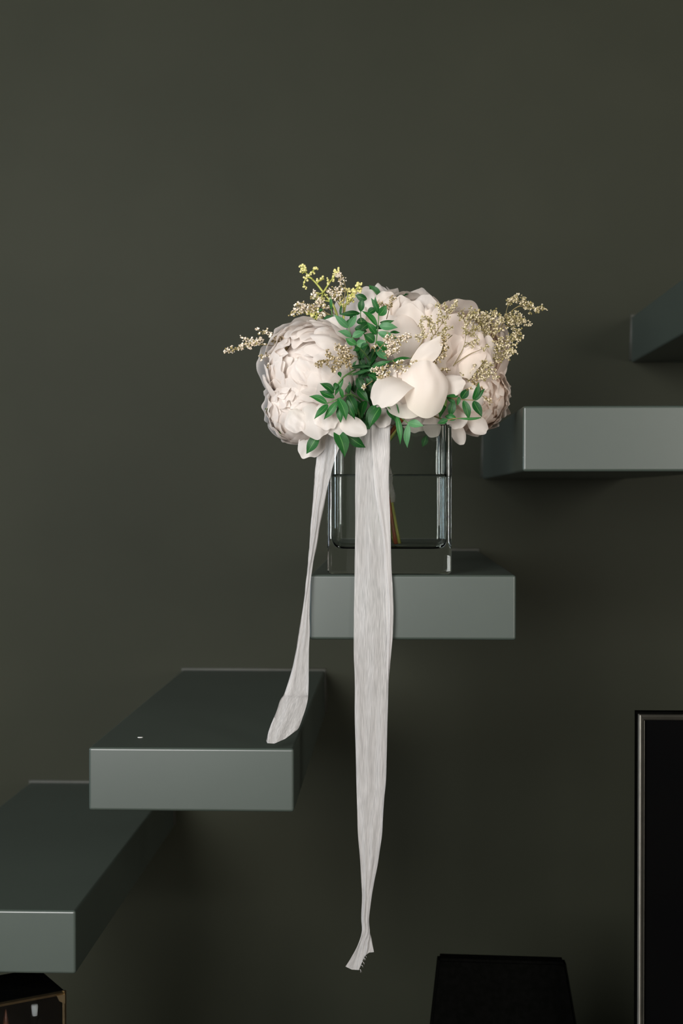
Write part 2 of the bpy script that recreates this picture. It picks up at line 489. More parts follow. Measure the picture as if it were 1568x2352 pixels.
frame_bar(px0, px1, pz1 - fw, pz1, 'h')
box('glass_face', px0 + fw, px1 - fw, PY, PY + 0.004, 0.0, pz1 - fw, M['black_glass'], pt)

# black chair with a narrow tapering back, standing on the floor under the stair
CY = 1.98
def chair():
    tl, tr = P(1006, 2206, CY), P(1301, 2215, CY)
    bl, br = P(989, 2352, CY), P(1324, 2352, CY)
    c = thing('chair', 'black chair with a narrow tapering back at the bottom edge', 'chair', ((tl.x + tr.x) / 2, CY + 0.05, 0))
    seat_z = 0.44
    k = (tl.z - seat_z) / (tl.z - bl.z)
    sl = tl + (bl - tl) * k; sr = tr + (br - tr) * k
    rows = []
    for i in range(9):
        u = i / 8
        L = tl.lerp(sl, u); Rr = tr.lerp(sr, u)
        rows.append((L.x, Rr.x, L.z, Rr.z, CY + 0.006 - 0.012 * math.sin(u * math.pi)))
    th = 0.028
    V, F = [], []
    for (xl, xr, zl, zr, y) in rows:
        V += [(xl, y, zl), (xr, y, zr), (xr, y + th, zr), (xl, y + th, zl)]
    for i in range(8):
        for j in range(4):
            j2 = (j + 1) % 4
            F.append((i * 4 + j, i * 4 + j2, i * 4 + 4 + j2, i * 4 + 4 + j))
    F += [(3, 2, 1, 0), (32, 33, 34, 35)]
    o = mesh_obj('backrest', V, F, M['black'], c, smooth=False)
    bm = bmesh.new(); bm.from_mesh(o.data); bmesh.ops.recalc_face_normals(bm, faces=bm.faces[:])
    e = [e for e in bm.edges if e.calc_face_angle(0) > 0.7]
    bmesh.ops.bevel(bm, geom=e, offset=0.0035, segments=2, affect='EDGES'); bm.to_mesh(o.data); bm.free()
    xm = (sl.x + sr.x) / 2
    box('seat', xm - 0.21, xm + 0.21, CY + 0.0, CY + 0.42, seat_z - 0.06, seat_z, M['black'], c, bevel=0.012)
    for sx in (-1, 1):
        for yy in (CY + 0.03, CY + 0.38):
            x = xm + sx * 0.18
            v, f = tube_geo([(x, yy, 0), (x - sx * 0.01, yy, seat_z - 0.06)], [0.012, 0.017], 8)
            mesh_obj('leg', v, f, M['black'], c)
chair()

# brass edged glass floor lantern, lower left: turned so that its left end comes nearer
def lantern():
    Yr = 1.80
    R0 = P(147.5, 2275, Yr)
    Lp = P(0, 2303, 1.745)
    # same height: choose the depth at the left so that the top edge is level
    best = min((abs(P(0, 2303, y).z - R0.z), y) for y in [1.6 + 0.001 * k for k in range(250)])
    Lp = P(0, 2303, best[1])
    d = (Lp - R0); d.z = 0; d.normalize()
    nrm = Vector((d.y, -d.x, 0))
    if nrm.y > 0: nrm = -nrm             # towards the camera
    w, dep, h = 0.30, 0.10, R0.z
    t = thing('floor_lantern', 'black lantern with a glass front and thin brass edges, bottom left corner', 'lantern', (R0.x, R0.y, 0))
    def q(a, b, z): return R0 + d * a - nrm * b + Vector((0, 0, z - R0.z))
    def bar(p0, p1, r):
        v, f = tube_geo([p0, p1], r, 4)
        return mesh_obj('brass_edge', v, f, M['brass'], t, smooth=False)
    r = 0.0026
    bar(q(0, 0, h - r), q(w, 0, h - r), r); bar(q(0, 0, 0), q(0, 0, h), r); bar(q(w, 0, 0), q(w, 0, h), r); bar(q(0, 0, r), q(w, 0, r), r)
    v = [q(0.001, 0.001, h - 0.008), q(0.013, 0.001, h - 0.008), q(0.001, 0.001, h - 0.016)]
    mesh_obj('corner_plate', [q(0.0, -0.003, h - 0.004), q(0.011, -0.003, h - 0.004), q(0.007, -0.003, h - 0.012), q(0.0, -0.003, h - 0.016),
                              q(0.0, 0.0, h - 0.004), q(0.011, 0.0, h - 0.004), q(0.007, 0.0, h - 0.012), q(0.0, 0.0, h - 0.016)],
             [(0, 1, 2, 3), (7, 6, 5, 4), (0, 4, 5, 1), (1, 5, 6, 2), (2, 6, 7, 3), (3, 7, 4, 0)], M['brass'], t, smooth=False)
    def panel(name, c, m):
        V = c; F = [(0, 1, 2, 3), (7, 6, 5, 4), (0, 4, 5, 1), (1, 5, 6, 2), (2, 6, 7, 3), (3, 7, 4, 0)]
        return mesh_obj(name, V, F, m, t, smooth=False)
    e = 0.004
    def slab(name, a0, a1, b0, b1, z0, z1, m):
        return panel(name, [q(a0, b0, z0), q(a1, b0, z0), q(a1, b0, z1), q(a0, b0, z1), q(a0, b1, z0), q(a1, b1, z0), q(a1, b1, z1), q(a0, b1, z1)], m)
    slab('back_panel', 0, w, dep - e, dep, 0, h - e, M['black'])
    slab('side_panel', 0, e, 0.003, dep, 0, h - e, M['black'])
    slab('side_panel', w - e, w, 0.003, dep, 0, h - e, M['black'])
    slab('lid', 0, w, 0.003, dep, h - e, h, M['black'])
    slab('base', 0, w, 0.003, dep, 0, e, M['black'])
    slab('glass_pane', e, w - e, 0.0, 0.002, 2 * r, h - 2 * r, M['pane'])
    shelf_z = h - 0.095
    slab('shelf', e, w - e, 0.004, dep - e, shelf_z - 0.006, shelf_z, M['black'])
    # white candle shape added as a bright reflection; beside it a rust-brown candle
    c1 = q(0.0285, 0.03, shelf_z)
    o = thing('candle', 'small white piece on a black holder inside the lantern, standing in for a reflection', 'candle', c1)  # not a candle: white shape added for the window reflection
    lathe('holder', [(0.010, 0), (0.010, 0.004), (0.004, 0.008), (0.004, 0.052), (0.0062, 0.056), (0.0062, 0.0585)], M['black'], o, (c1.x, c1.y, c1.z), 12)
    lathe('reflection_spot', [(0.0036, 0.0585), (0.0040, 0.064), (0.0046, 0.070), (0.0040, 0.0725), (0.001, 0.0735)], M['candle'], o, (c1.x, c1.y, c1.z), 12)
    c2 = q(0.060, 0.05, shelf_z)
    o = lathe('candle', [(0.012, 0), (0.012, 0.038), (0.010, 0.043), (0.004, 0.046), (0.002, 0.06), (0.0006, 0.066)], M['amber'], None, (c2.x, c2.y, c2.z), 14)
    tag(o, 'rust brown candle inside the lantern at the left', 'candle')
lantern()

# ------------------------------------------------------------------ glass vase and water
VX0, VX1 = P(751, 1320, 1.737).x, P(1037, 1320, 1.737).x
VZ0 = a3.z
VY0, VY1 = 1.737, 1.840
VZ1 = P(1037, 975, 1.737).z
VCX, VCY = (VX0 + VX1) / 2, (VY0 + VY1) / 2
def rrect(w, d, r, n=6):
    pts = []
    for cx, cy, a0 in ((w / 2 - r, d / 2 - r, 0), (-w / 2 + r, d / 2 - r, 90), (-w / 2 + r, -d / 2 + r, 180), (w / 2 - r, -d / 2 + r, 270)):
        for k in range(n + 1):
            a = math.radians(a0 + 90 * k / n)
            pts.append((cx + r * math.cos(a), cy + r * math.sin(a)))
    return pts
def stack(loops):
    """loops: list of (w, d, r, z)"""
    V, F = [], []
    for (w, d, r, z) in loops:
        for x, y in rrect(w, d, r):
            V.append((VCX + x, VCY + y, z))
    n = len(rrect(1, 1, 0.1))
    for i in range(len(loops) - 1):
        for k in range(n):
            k2 = (k + 1) % n
            F.append((i * n + k, i * n + k2, (i + 1) * n + k2, (i + 1) * n + k))
    F.append(tuple(range(n - 1, -1, -1)))
    L = (len(loops) - 1) * n
    F.append(tuple(L + k for k in range(n)))
    return V, F
W, D = VX1 - VX0, VY1 - VY0
TH = 0.0062
CAV_Z = VZ0 + 0.0315
ro = 0.005
loops = []
for k in range(5):                                     # rounded foot
    a = math.pi / 2 * k / 4
    i = 0.0055 * (1 - math.sin(a))
    loops.append((W - 2 * i, D - 2 * i, max(ro - i, 0.002), VZ0 + 0.0055 * (1 - math.cos(a))))
for z in (0.25, 0.5, 0.75):
    loops.append((W, D, ro, VZ0 + (VZ1 - VZ0) * z))
for k in range(5):                                     # rounded rim
    a = math.pi / 2 * k / 4
    i = 0.0018 * (1 - math.cos(a))
    loops.append((W - 2 * i, D - 2 * i, ro - i, VZ1 - 0.0018 + 0.0018 * math.sin(a)))
wi, di = W - 2 * TH, D - 2 * TH
for k in range(5):
    a = math.pi / 2 * k / 4
    i = 0.0018 * (1 - math.sin(a))
    loops.append((wi + 2 * i, di + 2 * i, 0.011, VZ1 - 0.0018 + 0.0018 * math.cos(a)))
rc = 0.011
cav = []
for z in (0.75, 0.45, 0.2):
    cav.append((wi, di, 0.011, CAV_Z + rc + (VZ1 - CAV_Z - rc) * z))
for k in range(8):
    a = math.pi / 2 * k / 7
    i = rc * (1 - math.cos(a))
    cav.append((wi - 2 * i, di - 2 * i, 0.011, CAV_Z + rc * (1 - math.sin(a))))
v, f = stack(loops + cav)
vase = mesh_obj('glass_vase', v, f, M['glass'], origin=(VCX, VCY, VZ0))
bm = bmesh.new(); bm.from_mesh(vase.data); bmesh.ops.recalc_face_normals(bm, faces=bm.faces[:]); bm.to_mesh(vase.data); bm.free()
tag(vase, 'clear rectangular glass vase with a thick base on the stair tread', 'vase')
WZ = P(900, 1089, 1.743).z
e = 0.00025
wl = []
for k in range(7, -1, -1):
    a = math.pi / 2 * k / 7
    i = rc * (1 - math.cos(a))
    wl.append((wi - 2 * i + 2 * e, di - 2 * i + 2 * e, 0.011, CAV_Z + rc * (1 - math.sin(a)) - e))
wl += [(wi + 2 * e, di + 2 * e, 0.011, WZ - 0.004), (wi + 2 * e, di + 2 * e, 0.011, WZ), (wi - 0.002, di - 0.002, 0.010, WZ - 0.0008), (wi - 0.006, di - 0.006, 0.006, WZ - 0.0010)]
v, f = stack(wl)
water = mesh_obj('water', v, f, M['water'], origin=(VCX, VCY, CAV_Z))
bm = bmesh.new(); bm.from_mesh(water.data); bmesh.ops.recalc_face_normals(bm, faces=bm.faces[:]); bm.to_mesh(water.data); bm.free()
tag(water, 'clear water filling two thirds of the glass vase', 'water')

# ------------------------------------------------------------------ petals and peonies
def wob(seed):
    r = random.Random(seed)
    a = [(r.uniform(1.5, 4.5), r.uniform(0, 6.28), r.uniform(1.0, 3.0), r.uniform(0, 6.28)) for _ in range(4)]
    return lambda u, v: sum(math.sin(f * u + p) * math.cos(g * v + q) for f, p, g, q in a) / 4 * 1.6
def soften(o):
    md = o.modifiers.new('smooth_outline', 'SUBSURF')
    md.levels = 1; md.render_levels = 1
    return o
def disc(u, v, v0):
    """grid -> petal outline: straight sides up to v0, a rounded tip beyond"""
    if v <= v0: return v, u
    b = (v - v0) / (1 - v0)
    return v0 + (1 - v0) * b * math.sqrt(1 - u * u / 2), u * math.sqrt(1 - b * b / 2)
def shell_petal(parent, c, basis, R, tip, wid, az, flare, ruf, seed, m, base=158, edge=0.0, notch=0.06, NU=13, NV=13, squash=1.0):
    """a petal lying on a bowl of radius R round c: from the claw at the back pole to polar angle `tip` from the axis"""
    X, Yv, A = basis
    rnd = random.Random(seed)
    w1, w2, w3 = wob(seed), wob(seed + 991), wob(seed + 5003)
    V, UV, F = [], [], []
    b, t, azr = math.radians(base), math.radians(tip), math.radians(az)
    radial = X * math.cos(azr) + Yv * math.sin(azr)
    perp = -X * math.sin(azr) + Yv * math.cos(azr)
    for j in range(NV):
        v = j / (NV - 1)
        for i in range(NU):
            u = i / (NU - 1) * 2 - 1
            s, uu = disc(u, v, 0.3)
            s += notch * w2(u * 2.2, 0.3) * v * v
            phi = b + (t - b) * s
            wp = wid * (min(1.0, (s + 0.05) / 0.55) ** 0.75) * 1.12
            a = uu * wp
            r = R * (0.50 + 0.50 * min(1.0, s / 0.5) ** 0.8)
            r *= 1 + flare * max(0, s - 0.45) ** 2 * 3.2 + edge * abs(u) ** 3 * s
            r *= 1 + ruf * (s ** 2) * w1(u * 2.0, s * 2.5) + ruf * 0.5 * s ** 5 * w3(u * 5, s * 3)
            d = (A * math.cos(phi) + radial * math.sin(phi)) * math.cos(a) + perp * math.sin(a)
            p = d * r
            p = p - A * (p.dot(A) * (1 - squash))
            V.append(c + p)
            UV.append((i / (NU - 1), v))
    for j in range(NV - 1):
        for i in range(NU - 1):
            k = j * NU + i
            F.append((k, k + 1, k + NU + 1, k + NU))
    return soften(mesh_obj('petal', V, F, m, parent, uvs=UV, origin=c))
def basis_from(axis):
    A = Vector(axis).normalized()
    X = A.cross(Vector((0, 0, 1)))
    X = X.normalized() if X.length > 1e-3 else Vector((1, 0, 0))
    return X, A.cross(X).normalized(), A
def free_petal(parent, b, t, wpx, m, bend=0.12, cup=0.18, ruf=0.05, seed=0, normal=(0, -1, 0.15), notch=0.04, NU=13, NV=13, base_w=0.3, v0=0.35):
    """single petal from b to t (world points), wpx wide in metres"""
    b, t = Vector(b), Vector(t)
    L = (t - b).length
    d = (t - b) / L
    n = Vector(normal); n = (n - d * n.dot(d)).normalized()
    s_ = d.cross(n)
    w1, w2 = wob(seed + 17), wob(seed + 71)
    V, UV, F = [], [], []
    for j in range(NV):
        v = j / (NV - 1)
        for i in range(NU):
            u = i / (NU - 1) * 2 - 1
            s, uu = disc(u, v, v0)
            s += notch * w2(u * 2, 0.5) * v * v + (0.16 * abs(u) ** 2.2 * (1 - v) ** 2 if base_w > 0.5 else 0)
            wp = wpx / 2 * (base_w + (1 - base_w) * math.sin(min(1.0, s / 0.68) * math.pi / 2) ** 1.2) * 1.06
            p = b + d * (L * s) + s_ * (uu * wp)
            h = bend * L * math.sin(s * math.pi) * 1.0 - cup * wpx * u * u * (0.4 + 0.6 * s) + ruf * wpx * s * w1(u * 2.2, s * 3)
            V.append(p + n * h)
            UV.append((i / (NU - 1), v))
    for j in range(NV - 1):
        for i in range(NU - 1):
            k = j * NU + i
            F.append((k, k + 1, k + NU + 1, k + NU))
    return soften(mesh_obj('petal', V, F, m, parent, uvs=UV, origin=b))

NECK = P(868, 1040, 1.785)
stem_ends = []
def peony(px, py, Y, Rpx, axis, label, mats, spec, seed, stem_end, stem_mat='stem_green', squash=1.0):
    """spec: list of (count, R factor, tip lo, tip hi, half width rad, flare, ruffle, az0)"""
    c = P(px, py, Y)
    R = Rpx * MPP(Y)
    t = thing('peony', label, 'flower', c, 'peonies in the bouquet')
    B = basis_from(axis)
    r = random.Random(seed)
    k = 0
    for li, (n, rf, t0, t1, w, fl, ru, az0) in enumerate(spec):
        for i in range(n):
            az = az0 + 360.0 * i / n + r.uniform(-11, 11)
            m = mats[0] if r.random() < 0.72 else mats[-1]
            shell_petal(t, c, B, R * rf * r.uniform(0.94, 1.05), r.uniform(t0, t1), w * r.uniform(0.85, 1.15), az,
                        fl * r.uniform(0.6, 1.4), ru * r.uniform(0.7, 1.3), seed * 1000 + k, m, squash=squash, notch=0.015 + ru * 0.35)
            k += 1
    # stem: from the claw, gathered in the neck, down to the floor of the vase
    b0 = c - B[2] * (R * 0.45)
    g = NECK + Vector(((stem_end[0] - 884) * 0.00016, stem_end[2], 0))
    e_ = P(stem_end[0], stem_end[1], 1.787 + stem_end[2] * 1.5)
    e_.z = max(e_.z, CAV_Z + 0.003)
    pts = vcat([b0, (b0 + g) / 2 + Vector((0, 0.012, 0.004)), g, g.lerp(e_, 0.5), e_], 14)
    v, f = tube_geo(pts, [0.0026 + 0.0002 * math.sin(i) for i in range(14)], 8)
    mesh_obj('stem', v, f, M[stem_mat], t)
    return t, c, R
def receptacle(t, c, R, axis):
    """green calyx behind the petals"""
    pass
full = [(9, 0.99, 44, 66, 0.56, 0.14, 0.06, 0), (9, 0.96, 38, 58, 0.50, 0.12, 0.06, 20), (9, 0.91, 26, 44, 0.45, 0.15, 0.065, 5),
        (9, 0.87, 14, 32, 0.43, 0.15, 0.07, 12), (8, 0.83, 4, 22, 0.40, 0.14, 0.075, 0), (6, 0.78, 0, 15, 0.38, 0.09, 0.08, 30), (5, 0.70, -8, 10, 0.38, 0.05, 0.08, 10)]
smooth = [(6, 1.03, 40, 58, 0.58, 0.12, 0.03, 10), (7, 0.97, 26, 44, 0.52, 0.07, 0.04, 40), (7, 0.90, 16, 32, 0.48, 0.06, 0.05, 0),
          (6, 0.76, 8, 24, 0.50, 0.02, 0.06, 25), (5, 0.6, 0, 14, 0.45, 0.03, 0.09, 0)]
bud = [(3, 1.0, 26, 36, 0.95, 0.02, 0.02, 15), (3, 0.94, 10, 22, 0.9, -0.02, 0.02, 75), (4, 0.84, 4, 14, 0.8, -0.03, 0.03, 0)]

Wm, Cm, Bm = M['petal_white'], M['petal_cream'], M['petal_blush']
pA, cA, rA = peony(716, 848, 1.742, 108, (-0.38, -0.86, 0.30), 'large full white peony at the upper left of the bouquet', (Wm, Wm), full, 11, (858, 1250, 0.004))
pB_, cB_, rB_ = peony(694, 938, 1.738, 84, (-0.30, -0.88, -0.10), 'ruffled white peony low at the left over the narrow ribbon', (Wm, Wm), full, 12, (872, 1252, -0.006))
pC, cC, rC = peony(935, 768, 1.805, 104, (0.02, -0.45, 0.89), 'tall cream peony at the top centre of the bouquet', (Cm, Wm), smooth, 13, (905, 1254, 0.006), 'stem_olive')
pD, cD, rD = peony(1062, 812, 1.800, 104, (0.30, -0.60, 0.74), 'blush cream peony at the upper right behind the dried sprays', (Bm, Cm), smooth, 14, (917, 1255, -0.003), 'stem_olive')
pE, cE, rE = peony(948, 896, 1.720, 73, (-0.12, -0.42, 0.90), 'half closed cream peony bud at the front above the vase', (Cm, Cm), bud, 15, (909, 1255, -0.010), 'stem_red')
pF, cF, rF = peony(1082, 912, 1.800, 84, (0.42, -0.75, -0.20), 'blush peony at the lower right beside the vase rim', (Bm, Cm), full, 16, (894, 1253, 0.002))
pG, cG, rG = peony(850, 735, 1.850, 78, (-0.10, 0.05, 0.99), 'white peony at the back top, mostly hidden by green leaves', (Wm, Cm), smooth, 17, (880, 1250, 0.010))

def fp(parent, b, t, w, Y0, Y1, m, **k):
    return free_petal(parent, P(b[0], b[1], Y0), P(t[0], t[1], Y1), w * MPP(Y0), m, **k)
# loose guard petals that shape the outline
fp(pA, (695, 800), (668, 748), 62, 1.742, 1.738, Wm, seed=41, bend=0.1)
fp(pA, (722, 790), (714, 736), 74, 1.745, 1.740, Wm, seed=42, bend=0.1, ruf=0.08)
fp(pA, (765, 790), (764, 728), 62, 1.745, 1.742, Wm, seed=43, bend=0.1, ruf=0.08)
fp(pA, (668, 835), (632, 808), 58, 1.742, 1.738, Wm, seed=44, bend=0.1, ruf=0.09)
fp(pA, (664, 880), (622, 872), 46, 1.735, 1.732, Wm, seed=45, bend=0.1, ruf=0.09)
fp(pA, (672, 905), (632, 899), 26, 1.728, 1.722, Wm, seed=46, bend=0.1)
fp(pB_, (748, 968), (694, 1050), 66, 1.722, 1.712, Wm, seed=1, bend=0.05)
fp(pB_, (705, 930), (738, 1006), 74, 1.690, 1.685, Wm, seed=2, bend=0.18, ruf=0.1)
fp(pB_, (672, 940), (690, 992), 62, 1.688, 1.683, Wm, seed=51, bend=0.16, ruf=0.12, notch=0.08)
fp(pB_, (735, 930), (762, 985), 64, 1.686, 1.680, Wm, seed=52, bend=0.16, ruf=0.1)
fp(pB_, (770, 962), (842, 994), 48, 1.690, 1.686, Wm, seed=3, bend=0.10)
fp(pB_, (664, 985), (628, 922), 58, 1.722, 1.712, Wm, seed=4, bend=0.12, normal=(-0.5, -1, 0))
fp(pB_, (760, 940), (790, 1000), 70, 1.695, 1.690, Wm, seed=5, bend=0.15)
fp(pE, (868, 930), (884, 982), 44, 1.735, 1.722, Wm, seed=6, bend=0.1)
fp(pE, (1005, 905), (1066, 874), 58, 1.725, 1.715, Cm, seed=7, bend=0.22, normal=(0.1, -1, 0.5))
fp(pE, (936, 872), (864, 932), 84, 1.692, 1.664, Cm, seed=8, bend=0.22, cup=0.12, normal=(-0.4, -1, 0.55), base_w=0.8, v0=0.5)
fp(pE, (935, 905), (955, 838), 72, 1.694, 1.704, Cm, seed=61, bend=0.1, cup=0.2, ruf=0.03, base_w=0.7, v0=0.5)
fp(pE, (976, 961), (981, 828), 106, 1.680, 1.688, Cm, seed=9, bend=0.14, cup=0.32, ruf=0.05, notch=0.04, normal=(0.3, -1, 0.1), base_w=0.6, v0=0.62)
fp(pE, (938, 962), (936, 856), 120, 1.690, 1.698, Cm, seed=10, bend=0.14, cup=0.25, ruf=0.02, normal=(-0.2, -1, 0.2), base_w=0.6, v0=0.6)
fp(pC, (930, 838), (925, 722), 88, 1.735, 1.748, Cm, seed=11, bend=0.10, cup=0.25, ruf=0.02)
fp(pC, (912, 770), (925, 680), 80, 1.760, 1.775, Cm, seed=12, bend=0.10, cup=0.2, ruf=0.03)
fp(pC, (965, 770), (982, 676), 74, 1.770, 1.785, Wm, seed=13, bend=0.08, ruf=0.05)
fp(pC, (942, 852), (1012, 780), 46, 1.708, 1.704, Cm, seed=14, bend=0.12, ruf=0.10, notch=0.10, base_w=0.55, v0=0.55)
fp(pC, (850, 740), (842, 664), 62, 1.790, 1.800, Wm, seed=15, bend=0.06)
fp(pC, (885, 740), (886, 668), 70, 1.790, 1.800, Cm, seed=16, bend=0.08)
fp(pD, (1040, 850), (1040, 720), 92, 1.752, 1.765, Bm, seed=17, bend=0.14, cup=0.25, ruf=0.03)
fp(pD, (1085, 850), (1088, 722), 84, 1.765, 1.775, Cm, seed=18, bend=0.14, cup=0.25)
fp(pD, (1010, 850), (1005, 745), 72, 1.745, 1.757, Cm, seed=19, bend=0.12, cup=0.2)
fp(pD, (1068, 868), (1096, 760), 70, 1.738, 1.748, Bm, seed=20, bend=0.12, cup=0.2)
fp(pF, (1095, 930), (1148, 880), 74, 1.775, 1.785, Bm, seed=21, bend=0.12)
fp(pF, (1120, 900), (1138, 800), 70, 1.785, 1.800, Bm, seed=22, bend=0.12)
fp(pF, (1072, 958), (1118, 992), 44, 1.765, 1.762, Cm, seed=23, bend=0.1)
fp(pF, (1040, 965), (1062, 1022), 34, 1.775, 1.772, Cm, seed=24, bend=0.12)
fp(pF, (1045, 940), (1052, 985), 52, 1.745, 1.740, Cm, seed=25, bend=0.12)
fp(pF, (1000, 940), (992, 1008), 52, 1.768, 1.762, Cm, seed=26, bend=0.05)
fp(pF, (955, 945), (950, 998), 66, 1.775, 1.770, Cm, seed=27, bend=0.05)
fp(pF, (1070, 880), (1090, 945), 66, 1.735, 1.73, Cm, seed=28, bend=0.12)

# ------------------------------------------------------------------ leaves and leafy sprigs
def leaf(parent, b, t, w, m, seed, bend=0.10, fold=0.22, normal=None, name='leaf'):
    r = random.Random(seed)
    b, t = Vector(b), Vector(t)
    L = (t - b).length
    d = (t - b) / L
    n = Vector(normal) if normal else Vector((r.uniform(-0.45, 0.45), -1, r.uniform(-0.1, 0.6)))
    n = (n - d * n.dot(d)).normalized()
    s_ = d.cross(n)
    side = r.uniform(-0.06, 0.06)
    tw = r.uniform(-0.5, 0.5)
    V, UV, F = [], [], []
    NU, NV = 5, 10
    for j in range(NV):
        v = j / (NV - 1)
        wp = w / 2 * (max(0.0, math.sin(math.pi * min(1, v ** 0.86 * 0.985 + 0.012))) ** (0.75 + 0.45 * v)) + 0.0003 * (1 - v)
        ang = tw * (v - 0.5)
        sd = s_ * math.cos(ang) + n * math.sin(ang)
        nn = n * math.cos(ang) - s_ * math.sin(ang)
        for i in range(NU):
            u = (i / (NU - 1)) * 2 - 1
            p = b + d * (L * v) + sd * (u * wp) + s_ * (side * L * math.sin(math.pi * v))
            h = bend * L * math.sin(v * math.pi) + fold * wp * abs(u)
            V.append(p + nn * h); UV.append((i / (NU - 1), v))
    for j in range(NV - 1):
        for i in range(NU - 1):
            k = j * NU + i
            F.append((k, k + 1, k + NU + 1, k + NU))
    return mesh_obj(name, V, F, m, parent, uvs=UV, origin=b)
def crop(ox, oy, sc):
    return lambda p: (ox + p[0] / sc, oy + p[1] / sc)
c1 = crop(700, 640, 6.03)
c2 = crop(600, 700, 6.03)
c3 = crop(840, 780, 4.61)
seedc = [100]
def sprig(label, cv, Y, stems, leaves, sc, m='leaf', stem_r=0.0011, smat='stem_green'):
    """stems: polylines; leaves: (base, tip, width, [material], [depth shift base], [depth shift tip]) in the crop frame cv"""
    p0 = cv(stems[0][-1])
    t = thing('leafy_sprig', label, 'foliage', P(p0[0], p0[1], Y), 'green leaf sprigs in the bouquet')
    geos = []
    for s in stems:
        pts = [P(*cv(q[:2]), Y + (q[2] if len(q) > 2 else 0.0015)) for q in s]
        n = max(6, len(pts) * 4)
        geos.append(tube_geo(vcat(pts, n), [stem_r * (0.6 + 0.4 * i / n) for i in range(n)], 6))
    v, f = join(geos)
    mesh_obj('stem', v, f, M[smat], t)
    for L in leaves:
        b, tp, w = L[:3]
        mm = L[3] if len(L) > 3 and L[3] else m
        d0 = L[4] if len(L) > 4 else random.uniform(-0.002, 0.002)
        d1 = L[5] if len(L) > 5 else d0 + random.uniform(-0.008, 0.006)
        seedc[0] += 1
        leaf(t, P(*cv(b), Y + d0), P(*cv(tp), Y + d1), w / sc * MPP(Y), M[mm], seedc[0])
    return t
NK = lambda cv: None
pale, mid, deep = 'leaf_pale', 'leaf_mid', 'leaf'
sprig('green sprig with an upright stem of paired leaves at the bouquet centre', c1, 1.700,
      [[(1020, 480), (1015, 640), (1000, 760), (985, 880), (960, 1010, 0.01), (900, 1250, 0.04), (1000, 1800, 0.07)]],
      [((1010, 480), (915, 265), 75, mid), ((1020, 470), (975, 240), 58, mid), ((1025, 510), (1130, 365), 115, mid),
       ((1000, 655), (780, 445), 92, mid), ((1030, 650), (1288, 680), 112, pale), ((985, 775), (860, 600), 112, mid),
       ((1010, 745), (1283, 830), 105, pale), ((960, 880), (815, 770), 135, deep), ((990, 870), (1237, 1045), 105, mid),
       ((985, 985), (1140, 1125), 115, pale), ((1040, 610), (1240, 580), 55, deep, 0.01, 0.012), ((1080, 690), (940, 680), 55, deep, 0.01, 0.012),
       ((1180, 745), (1320, 750), 45, deep, 0.008, 0.008)], 6.03)
sprig('pale green sprig of rounded paired leaves over the upper left peony', c1, 1.685,
      [[(600, 650), (630, 760), (690, 870), (765, 970), (860, 1080, 0.02), (960, 1300, 0.06), (1000, 1800, 0.085)]],
      [((605, 680), (400, 495), 92, pale), ((610, 675), (720, 495), 92, pale), ((640, 800), (455, 730), 92, pale),
       ((660, 810), (825, 735), 105, pale), ((710, 910), (560, 825), 100, mid), ((715, 915), (850, 860), 112, pale),
       ((765, 975), (660, 1000), 62, deep), ((775, 960), (890, 905), 85, deep)], 6.03)
sprig('dark green sprig with long narrow leaves high in the bouquet', c1, 1.745,
      [[(780, 440), (770, 500), (800, 700), (860, 900, 0.01), (930, 1200, 0.03), (1000, 1800, 0.03)]],
      [((770, 455), (805, 262), 92, deep), ((858, 285), (695, 226), 100, deep), ((760, 480), (470, 492), 82, deep, -0.01, -0.02),
       ((620, 640), (640, 440), 52, deep), ((715, 600), (862, 600), 105, deep), ((870, 490), (1000, 410), 110, deep),
       ((690, 690), (860, 735), 125, deep), ((560, 620), (700, 590), 70, deep), ((900, 620), (760, 720), 100, deep)], 6.03)
sprig('dark leaf pair poking out above the top of the bouquet', c1, 1.815,
      [[(1010, 250), (1030, 400), (1000, 900, 0.0)]],
      [((1040, 250), (885, 88), 125, deep, 0, 0), ((1250, 225), (1458, 205), 60, deep, 0, 0), ((1060, 250), (1075, 180), 60, deep, 0, 0)], 6.03)
sprig('small dark leaves at the upper left beside the yellow buds', c1, 1.755,
      [[(360, 300), (375, 480), (420, 600), (600, 800, 0.01), (900, 1300, 0.02)]],
      [((385, 515), (252, 660), 108, deep), ((362, 420), (350, 232), 40, mid), ((490, 500), (508, 362), 36, deep), ((250, 425), (188, 465), 36, deep)], 6.03)
sprig('fresh green arching sprig of narrow leaves across the dark centre', c1, 1.705,
      [[(1190, 1150), (930, 1240), (860, 1285), (530, 1355), (390, 1560), (640, 1800, 0.03)]],
      [((930, 1230), (1195, 1135), 72, mid), ((1190, 1150), (1485, 1105), 55, mid, 0, 0.01), ((600, 1238), (930, 1215), 52, deep),
       ((880, 1262), (640, 1352), 48, mid), ((890, 1285), (1060, 1342), 34, mid), ((870, 1330), (1012, 1432), 72, mid),
       ((850, 1380), (930, 1482), 62, deep), ((572, 1285), (718, 1128), 46, pale), ((512, 1345), (540, 1260), 72, pale),
       ((860, 1275), (1000, 1215), 40, mid)], 6.03)
